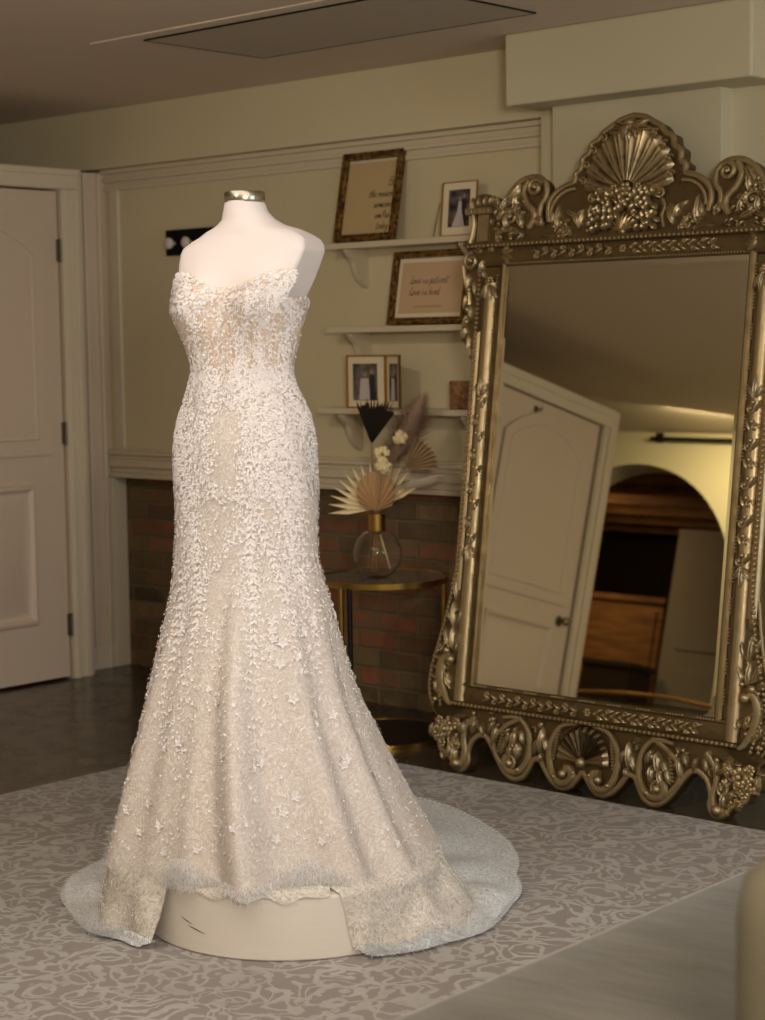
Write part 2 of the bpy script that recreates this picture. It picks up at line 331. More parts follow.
def door(idx, D, hinge_y, knob_y, coat=False):
    y0, y1, zt = D; r = MB().box((XC-.05, y0, .012), (XC-.008, y1, zt)).build('door_%d' % idx, M_door, smooth=False); struct(r)
    m = .155
    b = MB(); arch = [(y1-m, 1.03), (y1-m, 1.745)]
    for k in range(1, 12):
        tt = k/12; yy = lerp(y1-m, y0+m, tt); arch.append((yy, 1.745+.115*sin(pi*tt)**.8))
    arch += [(y0+m, 1.745), (y0+m, 1.03)]; panel(b, arch[::-1], XC-.008)
    panel(b, [(y0+m, .245), (y1-m, .245), (y1-m, .828), (y0+m, .828)], XC-.008)
    b.build('door_panel', M_door, r)
    for hz in (1.78, 1.03, .23):
        h = MB(); h.box((XC-.012, hinge_y-.012, hz-.045), (XC+.006, hinge_y+.014, hz+.045)); h.tube([(XC+.008, hinge_y, hz-.048), (XC+.008, hinge_y, hz+.048)], .006); h.build('hinge', M_hinge, r)
    k = MB(); k.lathe([(0, 0), (.03, 0), (.03, .006), (.012, .012), (.010, .03), (.018, .036), (.027, .048), (.024, .06), (.012, .066), (0, .067)], (XC-.008, knob_y, .86), 20, 'x'); k.build('door_knob', M_hinge, r)
    if coat:
        k = MB(); k.box((XC-.008, y0+.60, 1.93), (XC, y0+.625, 1.965)); k.tube([(XC, y0+.612, 1.95), (XC+.03, y0+.612, 1.94), (XC+.035, y0+.612, 1.96)], .006); k.build('coat_hook', M_hinge, r)
    # casing round the opening
    c = MB(); w = .085
    for a, q in ((y1+.012, 1), (y0-.012, -1)):
        if q == 1 or True:
            for lo, hi, th in ((0, w, .012), (.012, .03, .018), (.06, w, .022)): c.box((XC, a+q*lo, 0), (XC+th, a+q*hi, zt+.009))
    for lo, hi, th in ((0, ZW-zt-.012, .012), (.055, ZW-zt-.014, .020)): c.box((XC, y0-w-.012, zt+.01+lo), (XC+th+.002, y1+w+.012, zt+.01+hi))
    struct(c.build('trim_%d' % idx, M_trim, smooth=False, bevel=.003))
door(1, D1, D1[1]+.004, D1[0]+.07); door(2, D2, D2[1]+.004, D2[0]+.095, True)
# corner boards between the closet wall and the brick wall, panel moulding and chair rail of the back wall
XD = XC-.085
b = MB(); b.box((XD, 4.92, 0), (XD+.010, YB-.002, .10)); b.box((XD, 4.985, .10), (XD+.014, 5.0, 2.11)); b.box((XD, 5.10, 0), (XD+.012, YB-.002, .9)); b.box((XD, 5.06, .0), (XD+.018, 5.075, 2.11))
struct(b.build('trim_3', M_trim, smooth=False, bevel=.003))
b = MB()
for z0, z1, d in ((.826, .846, .022), (.846, .872, .014), (.872, .905, .028), (.905, .925, .018), (.925, .94, .034), (.94, .95, .024)): b.box((XD+.001, 5.114-d, z0), (-3.77, YB-.03, z1))
struct(b.build('trim_4', M_trim, smooth=False, bevel=.003))
b = MB()
for z0, z1, d in ((2.04, 2.055, .014), (2.055, 2.075, .006), (2.075, 2.09, .02), (2.09, 2.11, .012), (2.11, 2.1275, .03)): b.box((XD+.001, 5.114-d, z0), (-3.77, 5.1145, z1))
struct(b.build('trim_5', M_trim, smooth=False, bevel=.002))
struct(MB().box((XD+.04, 5.098, .95), (XD+.095, 5.1145, 2.04)).build('trim_6', M_trim, smooth=False, bevel=.003))
# chimney breast behind the mirror and its header
b = MB(); b.box((-3.765, 5.0, 0), (2.1, YB, ZC)); b.box((-3.665, 4.93, 0), (-3.03, 5.0, ZC-.1)); struct(b.build('wall_pillar', M_head, smooth=False))
struct(MB().box((-3.76, 4.80, 2.14), (-2.845, 5.0, ZC)).build('wall_header', M_head, smooth=False, bevel=.008))
# attic hatch
b = MB(); b.box((-4.62, 4.02, ZC-.004), (-3.45, 4.55, ZC)); 
hatch = b.build('ceiling_hatch', M_hatch, smooth=False); tag(hatch, 'flat grey rectangular hatch panel set in the ceiling', 'ceiling hatch')
b = MB(); 
for a in (((-4.625, 4.015), (-4.62, 4.555)), ((-3.45, 4.015), (-3.445, 4.555)), ((-4.625, 4.55), (-3.445, 4.555)), ((-4.625, 4.015), (-3.445, 4.02))): b.box((a[0][0], a[0][1], ZC-.005), (a[1][0], a[1][1], ZC))
b.build('hatch_edge', M_dark, hatch, smooth=False)
b = MB(); b.box((-4.80, 3.93, ZC-.005), (-3.2, 3.985, ZC)); struct(b.build('trim_7', M_ceil, smooth=False, bevel=.004))
# the arched wall behind the camera side, seen in the mirror
YA = -1.0; ax_, arad, zs = -7.0, .82, 1.33
b = MB(); outl = [(-10.7, 0), (-10.7, ZC), (2.1, ZC), (2.1, 0), (ax_+arad, 0)]+[(ax_+arad*cos(pi*k/32), zs+arad*sin(pi*k/32)) for k in range(33)]+[(ax_-arad, 0)]
b.prism(outl, YA-.28, YA, 1); struct(b.build('wall_arch', M_wall, smooth=False))
struct(MB().box((-10.7, -4.8, 0), (2.1, -4.6, ZC)).build('wall_rear', M_woodd, smooth=False))
struct(MB().box((-10.8, -4.6, 0), (-10.6, -1.28, ZC)).build('wall_store_side', M_woodd, smooth=False))
c = thing('curtain_rod', (-6.6, YA+.05, 2.3), 'dark metal rod on brackets high above the arch, seen in the mirror', 'curtain rod')
MB().tube([(-6.90, YA+.06, 2.315), (-6.1, YA+.06, 2.315)], .014, 10).build('rod', M_dark, c)
for x in (-6.87, -6.15): MB().tube([(x, YA, 2.335), (x, YA+.03, 2.335), (x, YA+.06, 2.315)], .009).box((x-.03, YA, 2.30), (x+.03, YA+.008, 2.365)).build('bracket', M_dark, c)
for k, w_ in enumerate(('first', 'second', 'third', 'fourth', 'fifth', 'sixth')):
    y = -1.75-k*.46; tag(MB().box((-10.5, y, 2.16), (-5.2, y+.045, 2.368)).build('ceiling_joist', M_wood, smooth=False), 'bare wooden ceiling joist beyond the arch in the mirror, %s behind the arch' % w_, 'joist', 'bare joists beyond the arch')
c = thing('wooden_cabinet', (-8.7, -3.3, 0), 'tall orange brown wooden cabinet beyond the arch, seen in the mirror', 'cabinet')
MB().box((-9.4, -3.5, 0), (-7.95, -3.02, 1.44)).build('body', M_wood, c, smooth=False, bevel=.01)
MB().box((-9.44, -3.54, 1.44), (-7.92, -2.98, 1.49)).build('top', M_wood, c, smooth=False, bevel=.01)
for x in (-9.36, -8.66): MB().box((x, -3.02, .08), (x+.66, -3.0, 1.38)).build('cabinet_door', M_wood, c, smooth=False, bevel=.008)
c = thing('grey_panel_door', (-7.1, -3.0, 0), 'dull grey panelled door leaf beyond the arch, seen in the mirror', 'door')
MB().box((-7.90, -3.04, 0), (-7.1, -3.0, 2.05)).build('leaf', M_hatch, c, smooth=False)
for z0, z1 in ((.2, .95), (1.1, 1.82)): MB().box((-7.78, -3.0, z0), (-7.22, -2.985, z1)).build('raised_panel', M_hatch, c, smooth=False, bevel=.01)
c = thing('dark_box', (-8.1, -2.8, 0), 'dark brown box standing before the cabinet beyond the arch, seen in the mirror', 'box')
MB().box((-8.34, -2.92, 0), (-7.9, -2.6, .88)).build('body', M_woodd, c, smooth=False, bevel=.01); MB().box((-8.36, -2.94, .88), (-7.88, -2.58, .93)).build('lid', M_woodd, c, smooth=False, bevel=.01)
c = thing('daybed', (-6.3, -.6, 0), 'low bench with curved wooden rail and blue cushion, seen low in the mirror', 'bench')
MB().tube([(-6.95+1.3*k/12, -.50-.06*sin(pi*k/12), .545+.05*sin(pi*k/12)) for k in range(13)], .012, 8).build('rail', M_wood, c)
MB().box((-6.6, -.9, .38), (-5.8, -.58, .50)).build('cushion', M_blue, c, bevel=.03)
for x in (-6.93, -5.67): MB().tube([(x, -.5, 0), (x, -.5, .55)], .014).build('leg', M_wood, c)
MB().box((-6.95, -.92, .32), (-5.65, -.50, .38)).build('seat_frame', M_wood, c, smooth=False, bevel=.006)

# ------------------------------------------------------------------ rug
b = MB(); b.box((-4.62, .2, 0), (.6, 4.44, .010)); rug = b.build('area_rug', M_rug, smooth=False, bevel=.004)
tag(rug, 'worn pale grey and taupe scroll patterned area rug on the dark floor', 'rug')

# ------------------------------------------------------------------ plinth, dress form, gown
P0 = Vector((-3.09, 3.09, 0)); AR = Vector((cos(yw), sin(yw), 0)); AD = Vector((-sin(yw), cos(yw), 0))
def G(r, d, z): return tuple(P0+AR*r+AD*d+Vector((0, 0, z)))
ZP = .155
pl = MB().lathe([(0, .011), (.346, .011), (.35, .015), (.35, ZP-.006), (.344, ZP), (0, ZP)], G(0, -.028, 0), 96).build('display_plinth', M_plinth)
tag(pl, 'low round cream painted plinth with scuff marks, standing under the gown on the rug', 'plinth')

for a0_, a1_, z_ in ((-.76, -.66, .088), (-.70, -.55, .072)):
    b = MB(); c_ = Vector(G(0, -.028, 0)); P = []
    for k in range(7):
        a = lerp(a0_, a1_, k/6); w_ = .0012*sin(pi*(k+.5)/7); P.append([tuple(c_+AR*(.3506*sin(a))-AD*(.3506*cos(a))+Vector((0, 0, z_-.012*k/6+q*w_))) for q in (-1, 1)])
    b.grid(P); b.build('scuff_mark', M_dark, pl, smooth=False)

MAN = [(1.734,-0.130,-0.037),(1.708,-0.131,-0.036),(1.688,-0.135,-0.029),(1.669,-0.139,-0.011),(1.655,-0.154,0.012),(1.643,-0.176,0.052),(1.631,-0.191,0.077),(1.620,-0.211,0.094),(1.606,-0.231,0.102),(1.592,-0.238,0.103),(1.571,-0.242,0.095),(1.550,-0.243,0.087),(1.518,-0.242,0.073),(1.483,-0.244,0.055),(1.436,-0.236,0.036),(1.377,-0.214,0.018),(1.314,-0.199,0.005),(1.224,-0.225,0.034),(1.10,-.248,.055),(.95,-.248,.055)]
GOW = [(1.575,-0.243,0.095),(1.548,-0.243,0.088),(1.530,-0.247,0.082),(1.506,-0.251,0.070),(1.483,-0.253,0.060),(1.459,-0.258,0.053),(1.436,-0.251,0.046),(1.401,-0.236,0.036),(1.365,-0.223,0.027),(1.330,-0.214,0.019),(1.314,-0.213,0.017),(1.283,-0.222,0.024),(1.248,-0.233,0.040),(1.212,-0.247,0.056),(1.177,-0.256,0.065),(1.141,-0.261,0.069),(1.105,-0.263,0.070),(1.058,-0.263,0.072),(1.010,-0.262,0.073),(0.962,-0.262,0.071),(0.915,-0.264,0.070),(0.867,-0.269,0.072),(0.819,-0.274,0.084),(0.770,-0.282,0.098),(0.710,-0.300,0.113),(0.650,-0.316,0.129),(0.589,-0.332,0.143),(0.528,-0.346,0.163),(0.467,-0.362,0.191),(0.406,-0.380,0.217),(0.345,-0.396,0.247),(0.284,-0.412,0.277),(0.222,-0.428,0.310),(0.160,-0.442,0.346)]
def tab(T, z):
    if z >= T[0][0]: return T[0][1:]
    for a, c in zip(T, T[1:]):
        if a[0] >= z >= c[0]:
            t = (a[0]-z)/(a[0]-c[0]); return tuple(lerp(a[k], c[k], t) for k in range(1, len(a)))
    return T[-1][1:]
BY = radians(24)     # the body is turned to the camera's left
def gauss(x, s): return exp(-(x/s)**2)
def body_ring(z, T, n=64, grow=0):
    L, Rr = tab(T, z); hw = (Rr-L)/2; c = (L+Rr)/2
    fr = tab([(1.75, .047, .05), (1.70, .048, .05), (1.67, .055, .055), (1.64, .068, .068), (1.61, .078, .08), (1.58, .085, .085), (1.53, .10, .088), (1.48, .118, .088), (1.42, .108, .085), (1.36, .092, .08), (1.31, .086, .078), (1.24, .096, .088), (1.15, .108, .112), (1.05, .11, .128), (.95, .11, .118), (.85, .12, .12), (.7, .165, .17), (.5, .235, .26), (.3, .305, .40), (.16, .345, .55)], z)
    ex = tab([(1.75, 1.0), (1.66, 1.0), (1.60, .72), (1.45, .8), (1.3, .9), (1.0, .92), (.6, 1.0)], z)[0]
    fl = smooth((z-1.40)/.1)*smooth((1.655-z)/.03); P = []
    for k in range(n):
        a = 2*pi*k/n; s, cc = sin(a), cos(a)           # a=0 faces the front of the body, a=90 its left side (image right)
        x = (1 if s > 0 else -1)*abs(s)**ex; y = -(1 if cc > 0 else -1)*abs(cc)**ex
        if fl > 0: # flat arm cut
            x = lerp(x, max(-.86, min(.86, x))*1.12, fl)
        hb = fr[0] if y < 0 else fr[1]; dd = y*hb
        if y < 0 and z > 1.2:
            for q in (-.55, .55): dd -= .030*gauss(x-q, .30)*gauss(z-1.475, .058)
            dd += .012*gauss(x, .22)*gauss(z-1.48, .06)
        X = x*max(hw, .04); by = BY*smooth((z-.1)/.5); P.append((X*cos(by)+dd*sin(by), dd*cos(by)-X*sin(by)))
    xs = [p[0] for p in P]; lo, hi = min(xs), max(xs)
    dc = 0
    return [(lerp(L-grow, Rr+grow, (p[0]-lo)/(hi-lo)), p[1]*(1+grow/.1)+dc) for p in P]
df = thing('dress_form', G(-.09, 0, ZP), 'white headless and armless dress form wearing the lace gown', 'mannequin')
rows = []; z = 1.734
zz = [1.712, 1.708, 1.698, 1.688, 1.678, 1.669]+[1.669-.0045*k for k in range(1, 20)]+[1.57-.012*k for k in range(0, 52)]
torso = MB(); RN = 72
body = [[G(p[0], p[1], z) for p in body_ring(z, MAN, RN)] for z in zz]
torso.grid(body, closed_v=True); o = len(torso.v); torso.f.append(tuple(range(0, RN))); torso.m.append(0); torso.f.append(tuple(range(o-RN, o))); torso.m.append(0)
torso.build('torso', M_mann, df, smooth='all')
cx, cyy, _ = G(-.0835, 0.0, 0)
cap = MB().lathe([(0, 1.706), (.046, 1.706), (.0478, 1.709), (.0478, 1.730), (.0455, 1.734), (0, 1.735)], (cx, cyy, 0), 40)
cap.build('neck_cap', M_steel, df, label='brushed metal neck cap')
MB().tube([(cx, cyy, ZP), (cx, cyy, .97)], .018, 12).build('stand_pole', M_steel, df)
MB().lathe([(0, ZP), (.14, ZP), (.14, ZP+.008), (.03, ZP+.016), (0, ZP+.016)], (cx, cyy, 0), 32).build('stand_base', M_steel, df)

def fold(a, z):
    A = .034*smooth((.92-z)/.75)
    f = .55*cos(7*a+1.2)+.5*cos(11*a+.3+z*1.2)+.35*cos(17*a+2.0)+.25*cos(4*a)
    return A*(f-.35*abs(sin(5.5*a+.6)))
NC = 288
def gring(z, grow=.004):
    base = body_ring(z, GOW, NC, grow); zc = (tab(GOW, z)[0]+tab(GOW, z)[1])/2; out = []
    for k, (r, d) in enumerate(base):
        a = atan2(r-zc, -d); R_ = hypot(r-zc, d); f = fold(a, z)
        f *= 1-.75*abs(sin(a))**6
        out.append((r+(r-zc)/R_*f, d+d/R_*f))
    return out
def topz(k):
    a = (2*pi*k/NC+pi) % (2*pi)-pi      # body angle
    # sweetheart front, dropping under the arms and at the back
    f = 1.510+.040*(1-gauss(a, .36))
    sd = smooth((a-.90)/.14) if a > 0 else smooth((-a-1.0)/.45); f = lerp(f, 1.488, sd)
    return f-.05*smooth((abs(a)-1.9)/.8)
ZW_ = 1.30
rings_cache = {}
def gpt(k, z):
    key = round(z, 4)
    if key not in rings_cache: rings_cache[key] = gring(z)
    return rings_cache[key][k % NC]
gown = thing('wedding_gown', G(-.05, 0, .011), 'strapless ivory lace mermaid wedding gown with a long train, worn by the dress form', 'wedding gown')
# bodice
NB = 30; P = []
zfix = np.linspace(1.57, ZW_, 55)
rb = {i: gring(z) for i, z in enumerate(zfix)}
def gbod(k, z):
    f = (1.57-z)/(1.57-ZW_)*54; i = int(max(0, min(53, f))); t = f-i; a, c = rb[i][k % NC], rb[i+1][k % NC]; return (lerp(a[0], c[0], t), lerp(a[1], c[1], t))
for i in range(NB+1):
    row = []
    for k in range(NC):
        z = lerp(topz(k), ZW_, i/NB); r, d = gbod(k, z); row.append(G(r, d, z))
    P.append(row)
bod = MB().grid(P, closed_v=True).build('bodice', M_bodice, gown, smooth='all')
# skirt down to the plinth, then drapes to the floor and the train
sk_z = list(np.linspace(ZW_, .168, 104)); sk_r = [gring(z) for z in sk_z]
P = [[G(p[0], p[1], z) for p in ring] for z, ring in zip(sk_z, sk_r)]
last = sk_r[-1]
ang = [math.degrees(atan2(p[0], -p[1])) for p in last]      # angle about the plinth centre, 0 = towards the camera
TR = [(-180, 1.15), (-165, 1.05), (-150, .85), (-134, .70), (-115, .66), (-92, .55), (-72, .50), (-60, .42), (20, .40), (33, .42), (45, .45), (51, .455), (66, .49), (91, .53), (115, .62), (131, .75), (145, .90), (156, 1.04), (165, 1.14), (180, 1.17)]
def trr(a):
    for p, q in zip(TR, TR[1:]):
        if p[0] <= a <= q[0]: return lerp(p[1], q[1], (a-p[0])/(q[0]-p[0]))
    return .5
def hemw(a): # 0 = ends on the plinth edge, 1 = drapes right down
    return smooth((a-18)/10) if a > 0 else smooth((-a-45)/6)
NS = 26
front = MB(); skirt = MB(); skirt.grid(P, closed_v=True)
skirt.build('skirt', M_lace, gown, smooth='all')
lowP = []
for i in range(NS+1):
    t = i/NS; row = []
    for k in range(NC):
        a = ang[k]; r0 = hypot(*last[k]); w = hemw(a); Rt = trr(a); A = radians(a)
        r1 = max(r0+.015, .37)+.02*(.5+.5*cos(9*A+1))
        zf = .014
        if a > 28 and a < 110: r1 = max(r1, .385+.05*smooth((a-28)/40))
        Rt = max(Rt, r1+.02)
        if t < .5:
            q = t/.5; rr_ = lerp(r0, r1, q**1.3); zz_ = lerp(.168, zf+.012, q)
            rr_ += .012*sin(pi*q)*cos(13*A)
        else:
            q = (t-.5)/.5; rr_ = lerp(r1, Rt, q); wav = .5+.5*cos(14*A+3*q); zz_ = zf+.012*(1-q)+.022*wav*sin(pi*min(1, q*1.2))*(1-.6*q)+.002
            rr_ += .004*cos(11*A)*q
        if w < 1: # shorten in the front
            te = lerp(.055+.02*cos(13*A)+.02*cos(29*A), 1, w)
            if t > te:
                q0 = te/.5; rr_ = lerp(r0, r1, min(1, q0)**1.3); zz_ = lerp(.168, zf+.012, min(1, q0)); rr_ += .0006*(t-te)
                zz_ -= .0003*(t-te)
        rr_ = max(rr_, (.354+.028*max(0, cos(A))) if zz_ < ZP+.004 else rr_)
        row.append(G(rr_*sin(A), -rr_*cos(A), zz_))
    lowP.append(row)
dr = MB(); dr.grid(lowP[:NS//2+1], closed_v=True); dr.build('draped_hem', M_tulle, gown, smooth='all', label='sheer lace hem draped over the plinth')
tr = MB(); n0 = len(lowP[0]); sub = lowP[NS//2:]; keep = [k for k in range(NC) if hemw(ang[k]) > .6]
vs = [p for r in sub for p in r]; fs = []
for i in range(len(sub)-1):
    for k in range(NC):
        if hemw(ang[k]) > .5 and hemw(ang[(k+1) % NC]) > .5: fs.append((i*NC+k, i*NC+(k+1) % NC, (i+1)*NC+(k+1) % NC, (i+1)*NC+k))
tr.add(vs, fs); tr.build('train', M_train, gown, smooth='all', label='pale lace train spread on the rug')

# applique: petals, leaves and beads sewn on the surface
def frame_at(k, z, bod_=False):
    f = (lambda kk, zz: Vector(G(*gbod(kk, zz), zz))) if bod_ else (lambda kk, zz: Vector(G(*sk_at(kk, zz), zz)))
    p = f(k, z); tx = (f(k+1, z)-f(k-1, z)); tz = f(k, z+.006)-f(k, z-.006)
    tx.normalize(); tz = (tz-tx*tz.dot(tx)).normalized(); n = tx.cross(tz)
    if n.dot(p-Vector(G(-.09, 0, p.z))) < 0: n = -n; 
    return p, tx, tz, n
def sk_at(k, z):
    f = (ZW_-z)/(ZW_-.168)*103; i = int(max(0, min(102, f))); t = min(1, max(0, f-i)); kf = k; k0 = int(math.floor(kf)); u = kf-k0
    def q(ii, kk): return sk_r[ii][kk % NC]
    a = [lerp(lerp(q(i, k0)[j], q(i, k0+1)[j], u), lerp(q(i+1, k0)[j], q(i+1, k0+1)[j], u), t) for j in (0, 1)]; return a
def gbodf(k, z):
    k0 = int(math.floor(k)); u = k-k0; a, c = gbod_i(k0, z), gbod_i(k0+1, z); return (lerp(a[0], c[0], u), lerp(a[1], c[1], u))
gbod_i = gbod
gbod = gbodf
def petal(b, p, tx, tz, n, ang_, L, w, lift=.35, cup=.25):
    d = tx*cos(ang_)+tz*sin(ang_); s = n.cross(d)
    base = p+n*.0012; q1 = base+d*L*.45+n*L*(lift*.6); tip = base+d*L+n*L*lift*.8
    b.add([base, q1+s*w*.5+n*w*cup, q1, q1-s*w*.5+n*w*cup, tip, base+d*L*.18+s*w*.25+n*L*.1, base+d*L*.18-s*w*.25+n*L*.1],
          [(0, 5, 2), (5, 1, 2), (0, 2, 6), (6, 2, 3), (2, 1, 4), (2, 4, 3)])
def flower(b, p, tx, tz, n, R_, k=5):
    a0 = rnd.random()*6.28
    for i in range(k): petal(b, p, tx, tz, n, a0+i*2*pi/k, R_, R_*.85, .3, .2)
def bead(b, p, n, r):
    c = p+n*r*.8; x = Vector((1, 0, 0)); y = Vector((0, 1, 0)); zv = Vector((0, 0, 1))
    b.add([c+x*r, c-x*r, c+y*r, c-y*r, c+zv*r, c-zv*r], [(0, 2, 4), (2, 1, 4), (1, 3, 4), (3, 0, 4), (2, 0, 5), (1, 2, 5), (3, 1, 5), (0, 3, 5)])
def acam(k, z, bod_):
    r, d = (gbod(k, z) if bod_ else sk_at(k, z)); L, Rr = tab(GOW, z); return (r-(L+Rr)/2)/((Rr-L)/2), d   # -1..1 across, depth
def density(x, d, z):
    """how thickly the applique lies; x across the figure -1..1, z height"""
    if d > .02: return .35 if z > .7 else .08
    if z > 1.45: return 1.0                                         # bust
    if z > 1.33:                                                    # corset with boning showing
        st = max(gauss(x-v-.06*sin(z*40), .08) for v in (-.72, -.30, .08, .42, .86)); return .10+.75*st
    if z > 1.225: return .95-.35*gauss(x+.15, .2)*gauss(z-1.235, .03)  # waist and high hip
    if z > 1.02: return .92-1.0*gauss(x+.22, .26)*(1-.5*gauss(z-1.03, .02))  # hip, open at the centre front
    if z > .62:
        c = max(gauss(x+.72, .14), gauss(x-.14, .13), .8*gauss(x-.62, .17), .7*gauss(x+.28-.3*sin(z*14), .09))
        tail = smooth((z-.56)/.3); return .07+.95*c*tail
    if z > .45: return .05+.20*gauss(x+.6, .2)+.18*gauss(x-.1, .2)
    return .03+.09*gauss(x+.1, .3)
ab = MB(); asx = MB(); bb = MB()
for it in range(78000):
    z = 1.552-(1.552-.2)*rnd.random()**1.12
    bd = z > ZW_; k = rnd.random()*NC
    if bd and z > topz(int(k))-.003: continue
    x, d = acam(k, z, bd)
    if d > .04 and rnd.random() < .75: continue
    cl = .5+.5*sin(x*21+z*61+2.2*sin(z*37+x*5))*sin(z*73-x*17+1.5*sin(x*19))
    de = density(x, d, z)
    if rnd.random() > de*(.35+.85*cl): continue
    p, tx, tz, n = frame_at(k, z, bd)
    b = ab if bd else asx
    u = rnd.random()
    if u < .22: flower(b, p, tx, tz, n, rnd.uniform(.0040, .0075))
    else:
        base_a = -pi/2+1.1*sin(x*11+z*13)+rnd.uniform(-.9, .9)
        for q in (-.55, .55) if u < .55 else (0,): petal(b, p, tx, tz, n, base_a+q, rnd.uniform(.0055, .0115), rnd.uniform(.003, .0052), rnd.uniform(.15, .55), .16)
    if rnd.random() < .25: bead(bb, p+tx*.003, n, rnd.uniform(.0009, .0016))
bm_ = MB()
for v_ in (-.5, -.1, .25, .62):
    kk = [min(range(NC), key=lambda q: abs(acam(q, z_, True)[0]-v_)+(5 if acam(q, z_, True)[1] > .02 else 0)) for z_ in (1.44, 1.40, 1.36, 1.32)]
    bm_.tube([tuple(frame_at(k_, z_, True)[0]) for k_, z_ in zip(kk, (1.44, 1.40, 1.36, 1.32))], .0022, 6)
bm_.build('boning', mat('nude_satin_boning', lin((206, 180, 160)), .5), bod)
# trailing sprays of leaves
def spray(x0, z0, x1, z1, n=14, L0=.017, curve=.0):
    for i in range(n):
        t = i/(n-1); z = lerp(z0, z1, t); L = L0*(1-.35*t); xt = lerp(x0, x1, t)+curve*sin(pi*t)
        a = math.asin(max(-.98, min(.98, xt))); bd = z > ZW_
        k = min(range(0, NC, 2), key=lambda kk: (abs(acam(kk, z, bd)[0]-xt)+(5 if acam(kk, z, bd)[1] > .02 else 0)))
        p, tx, tz, nn = frame_at(k, z, bd); dirn = math.atan2((z1-z0), (x1-x0)*.15)
        b = ab if bd else asx
        for q in (-.75, .75): petal(b, p, tx, tz, nn, dirn+q, L*rnd.uniform(.8, 1.1), L*.42, .28, .12)
        bead(bb, p, nn, .002)
for a in ((-.65, .95, -.6, .62, 20, .022, .06), (.1, .98, .02, .60, 22, .022, .08), (.15, .99, .62, .80, 12, .019, .0), (-.75, 1.13, -.35, 1.03, 9, .02, 0), (.25, 1.13, -.10, 1.03, 8, .02, 0), (-.35, 1.02, 0.02, 1.035, 6, .022, 0),
          (.2, 1.43, .12, 1.34, 8, .014, 0), (.0, 1.43, .02, 1.34, 8, .014, 0), (-.55, 1.43, -.5, 1.34, 8, .014, 0), (.6, 1.43, .6, 1.34, 8, .014, 0), (-.85, .85, -.8, .55, 16, .02, .04), (.75, .86, .72, .6, 13, .018, .03), (.42, .9, .5, .66, 10, .018, .05)):
    spray(*a)
ab.build('bodice_applique', M_app, bod, smooth=False); 
sk = [o for o in bpy.data.objects if o.name == 'skirt'][0]
asx.build('skirt_applique', M_app, sk, smooth=False)
# small blossoms on the flared skirt
for i in range(90):
    z = rnd.uniform(.22, .75); k = rnd.random()*NC; x, d = acam(k, z, False)
    if d > 0: continue
    p, tx, tz, n = frame_at(k, z); f = MB(); flower(f, p, tx, tz, n, rnd.uniform(.010, .0155), 5); flower(f, p+n*.002, tx, tz, n, .006, 5); bead(f, p+n*.003, n, .0025); f.build('blossom', M_app, sk, smooth=False)
# beading
for it in range(7500):
    z = rnd.uniform(.19, 1.54); k = rnd.random()*NC; bd = z > ZW_
    if bd and z > topz(int(k))-.003: continue
    x, d = acam(k, z, bd)
    if d > .03 and rnd.random() < .7: continue
    if rnd.random() > (.35 if z > .8 else .75): continue
    p, tx, tz, n = frame_at(k, z, bd); bead(bb, p, n, rnd.uniform(.0010, .0021))
# beads on the drape and train
for it in range(2600):
    i = rnd.randrange(0, NS-1); k = rnd.randrange(NC)
    if hemw(ang[k]) < .6: continue
    if abs(ang[k]) > 150 and rnd.random() < .5: continue
    if i > NS*.42 and rnd.random() < .72: continue
    p = Vector(lowP[i][k]).lerp(Vector(lowP[i+1][(k+1) % NC]), rnd.random()); bead(bb, p, Vector((0, 0, 1)), rnd.uniform(.001, .0019))
bb.build('crystal_beading', M_bead, gown, smooth=False, kind='stuff')
# eyelash lace fringe at the hems
fr = MB()
def strand(p, dr_, L, w=.0011):
    side = dr_.cross(Vector((0, 0, 1))); side = side.normalized() if side.length > 1e-4 else Vector((1, 0, 0))
    c = Vector((rnd.uniform(-.3, .3), rnd.uniform(-.3, .3), rnd.uniform(-.1, .3)))*L
    a, m, e = p, p+dr_*L*.5+c*.4, p+dr_*L+c*.2
    fr.add([a+side*w, a-side*w, m+side*w*.7, m-side*w*.7, e], [(0, 1, 3, 2), (2, 3, 4)])
for it in range(1500):
    k = rnd.randrange(NC); a = ang[k]
    if not (15 < a < 80 or -110 < a < -45): continue
    A = radians(a); r = hypot(*last[k])+.004; p = Vector(G(r*sin(A), -r*cos(A), .168+rnd.uniform(-.03, .035))); out = (p-P0); out.z = 0; out.normalize()
    strand(p, (out*.3+AR*rnd.uniform(-.9, .9)+Vector((0, 0, rnd.uniform(-1, .6)))).normalized(), rnd.uniform(.010, .028))
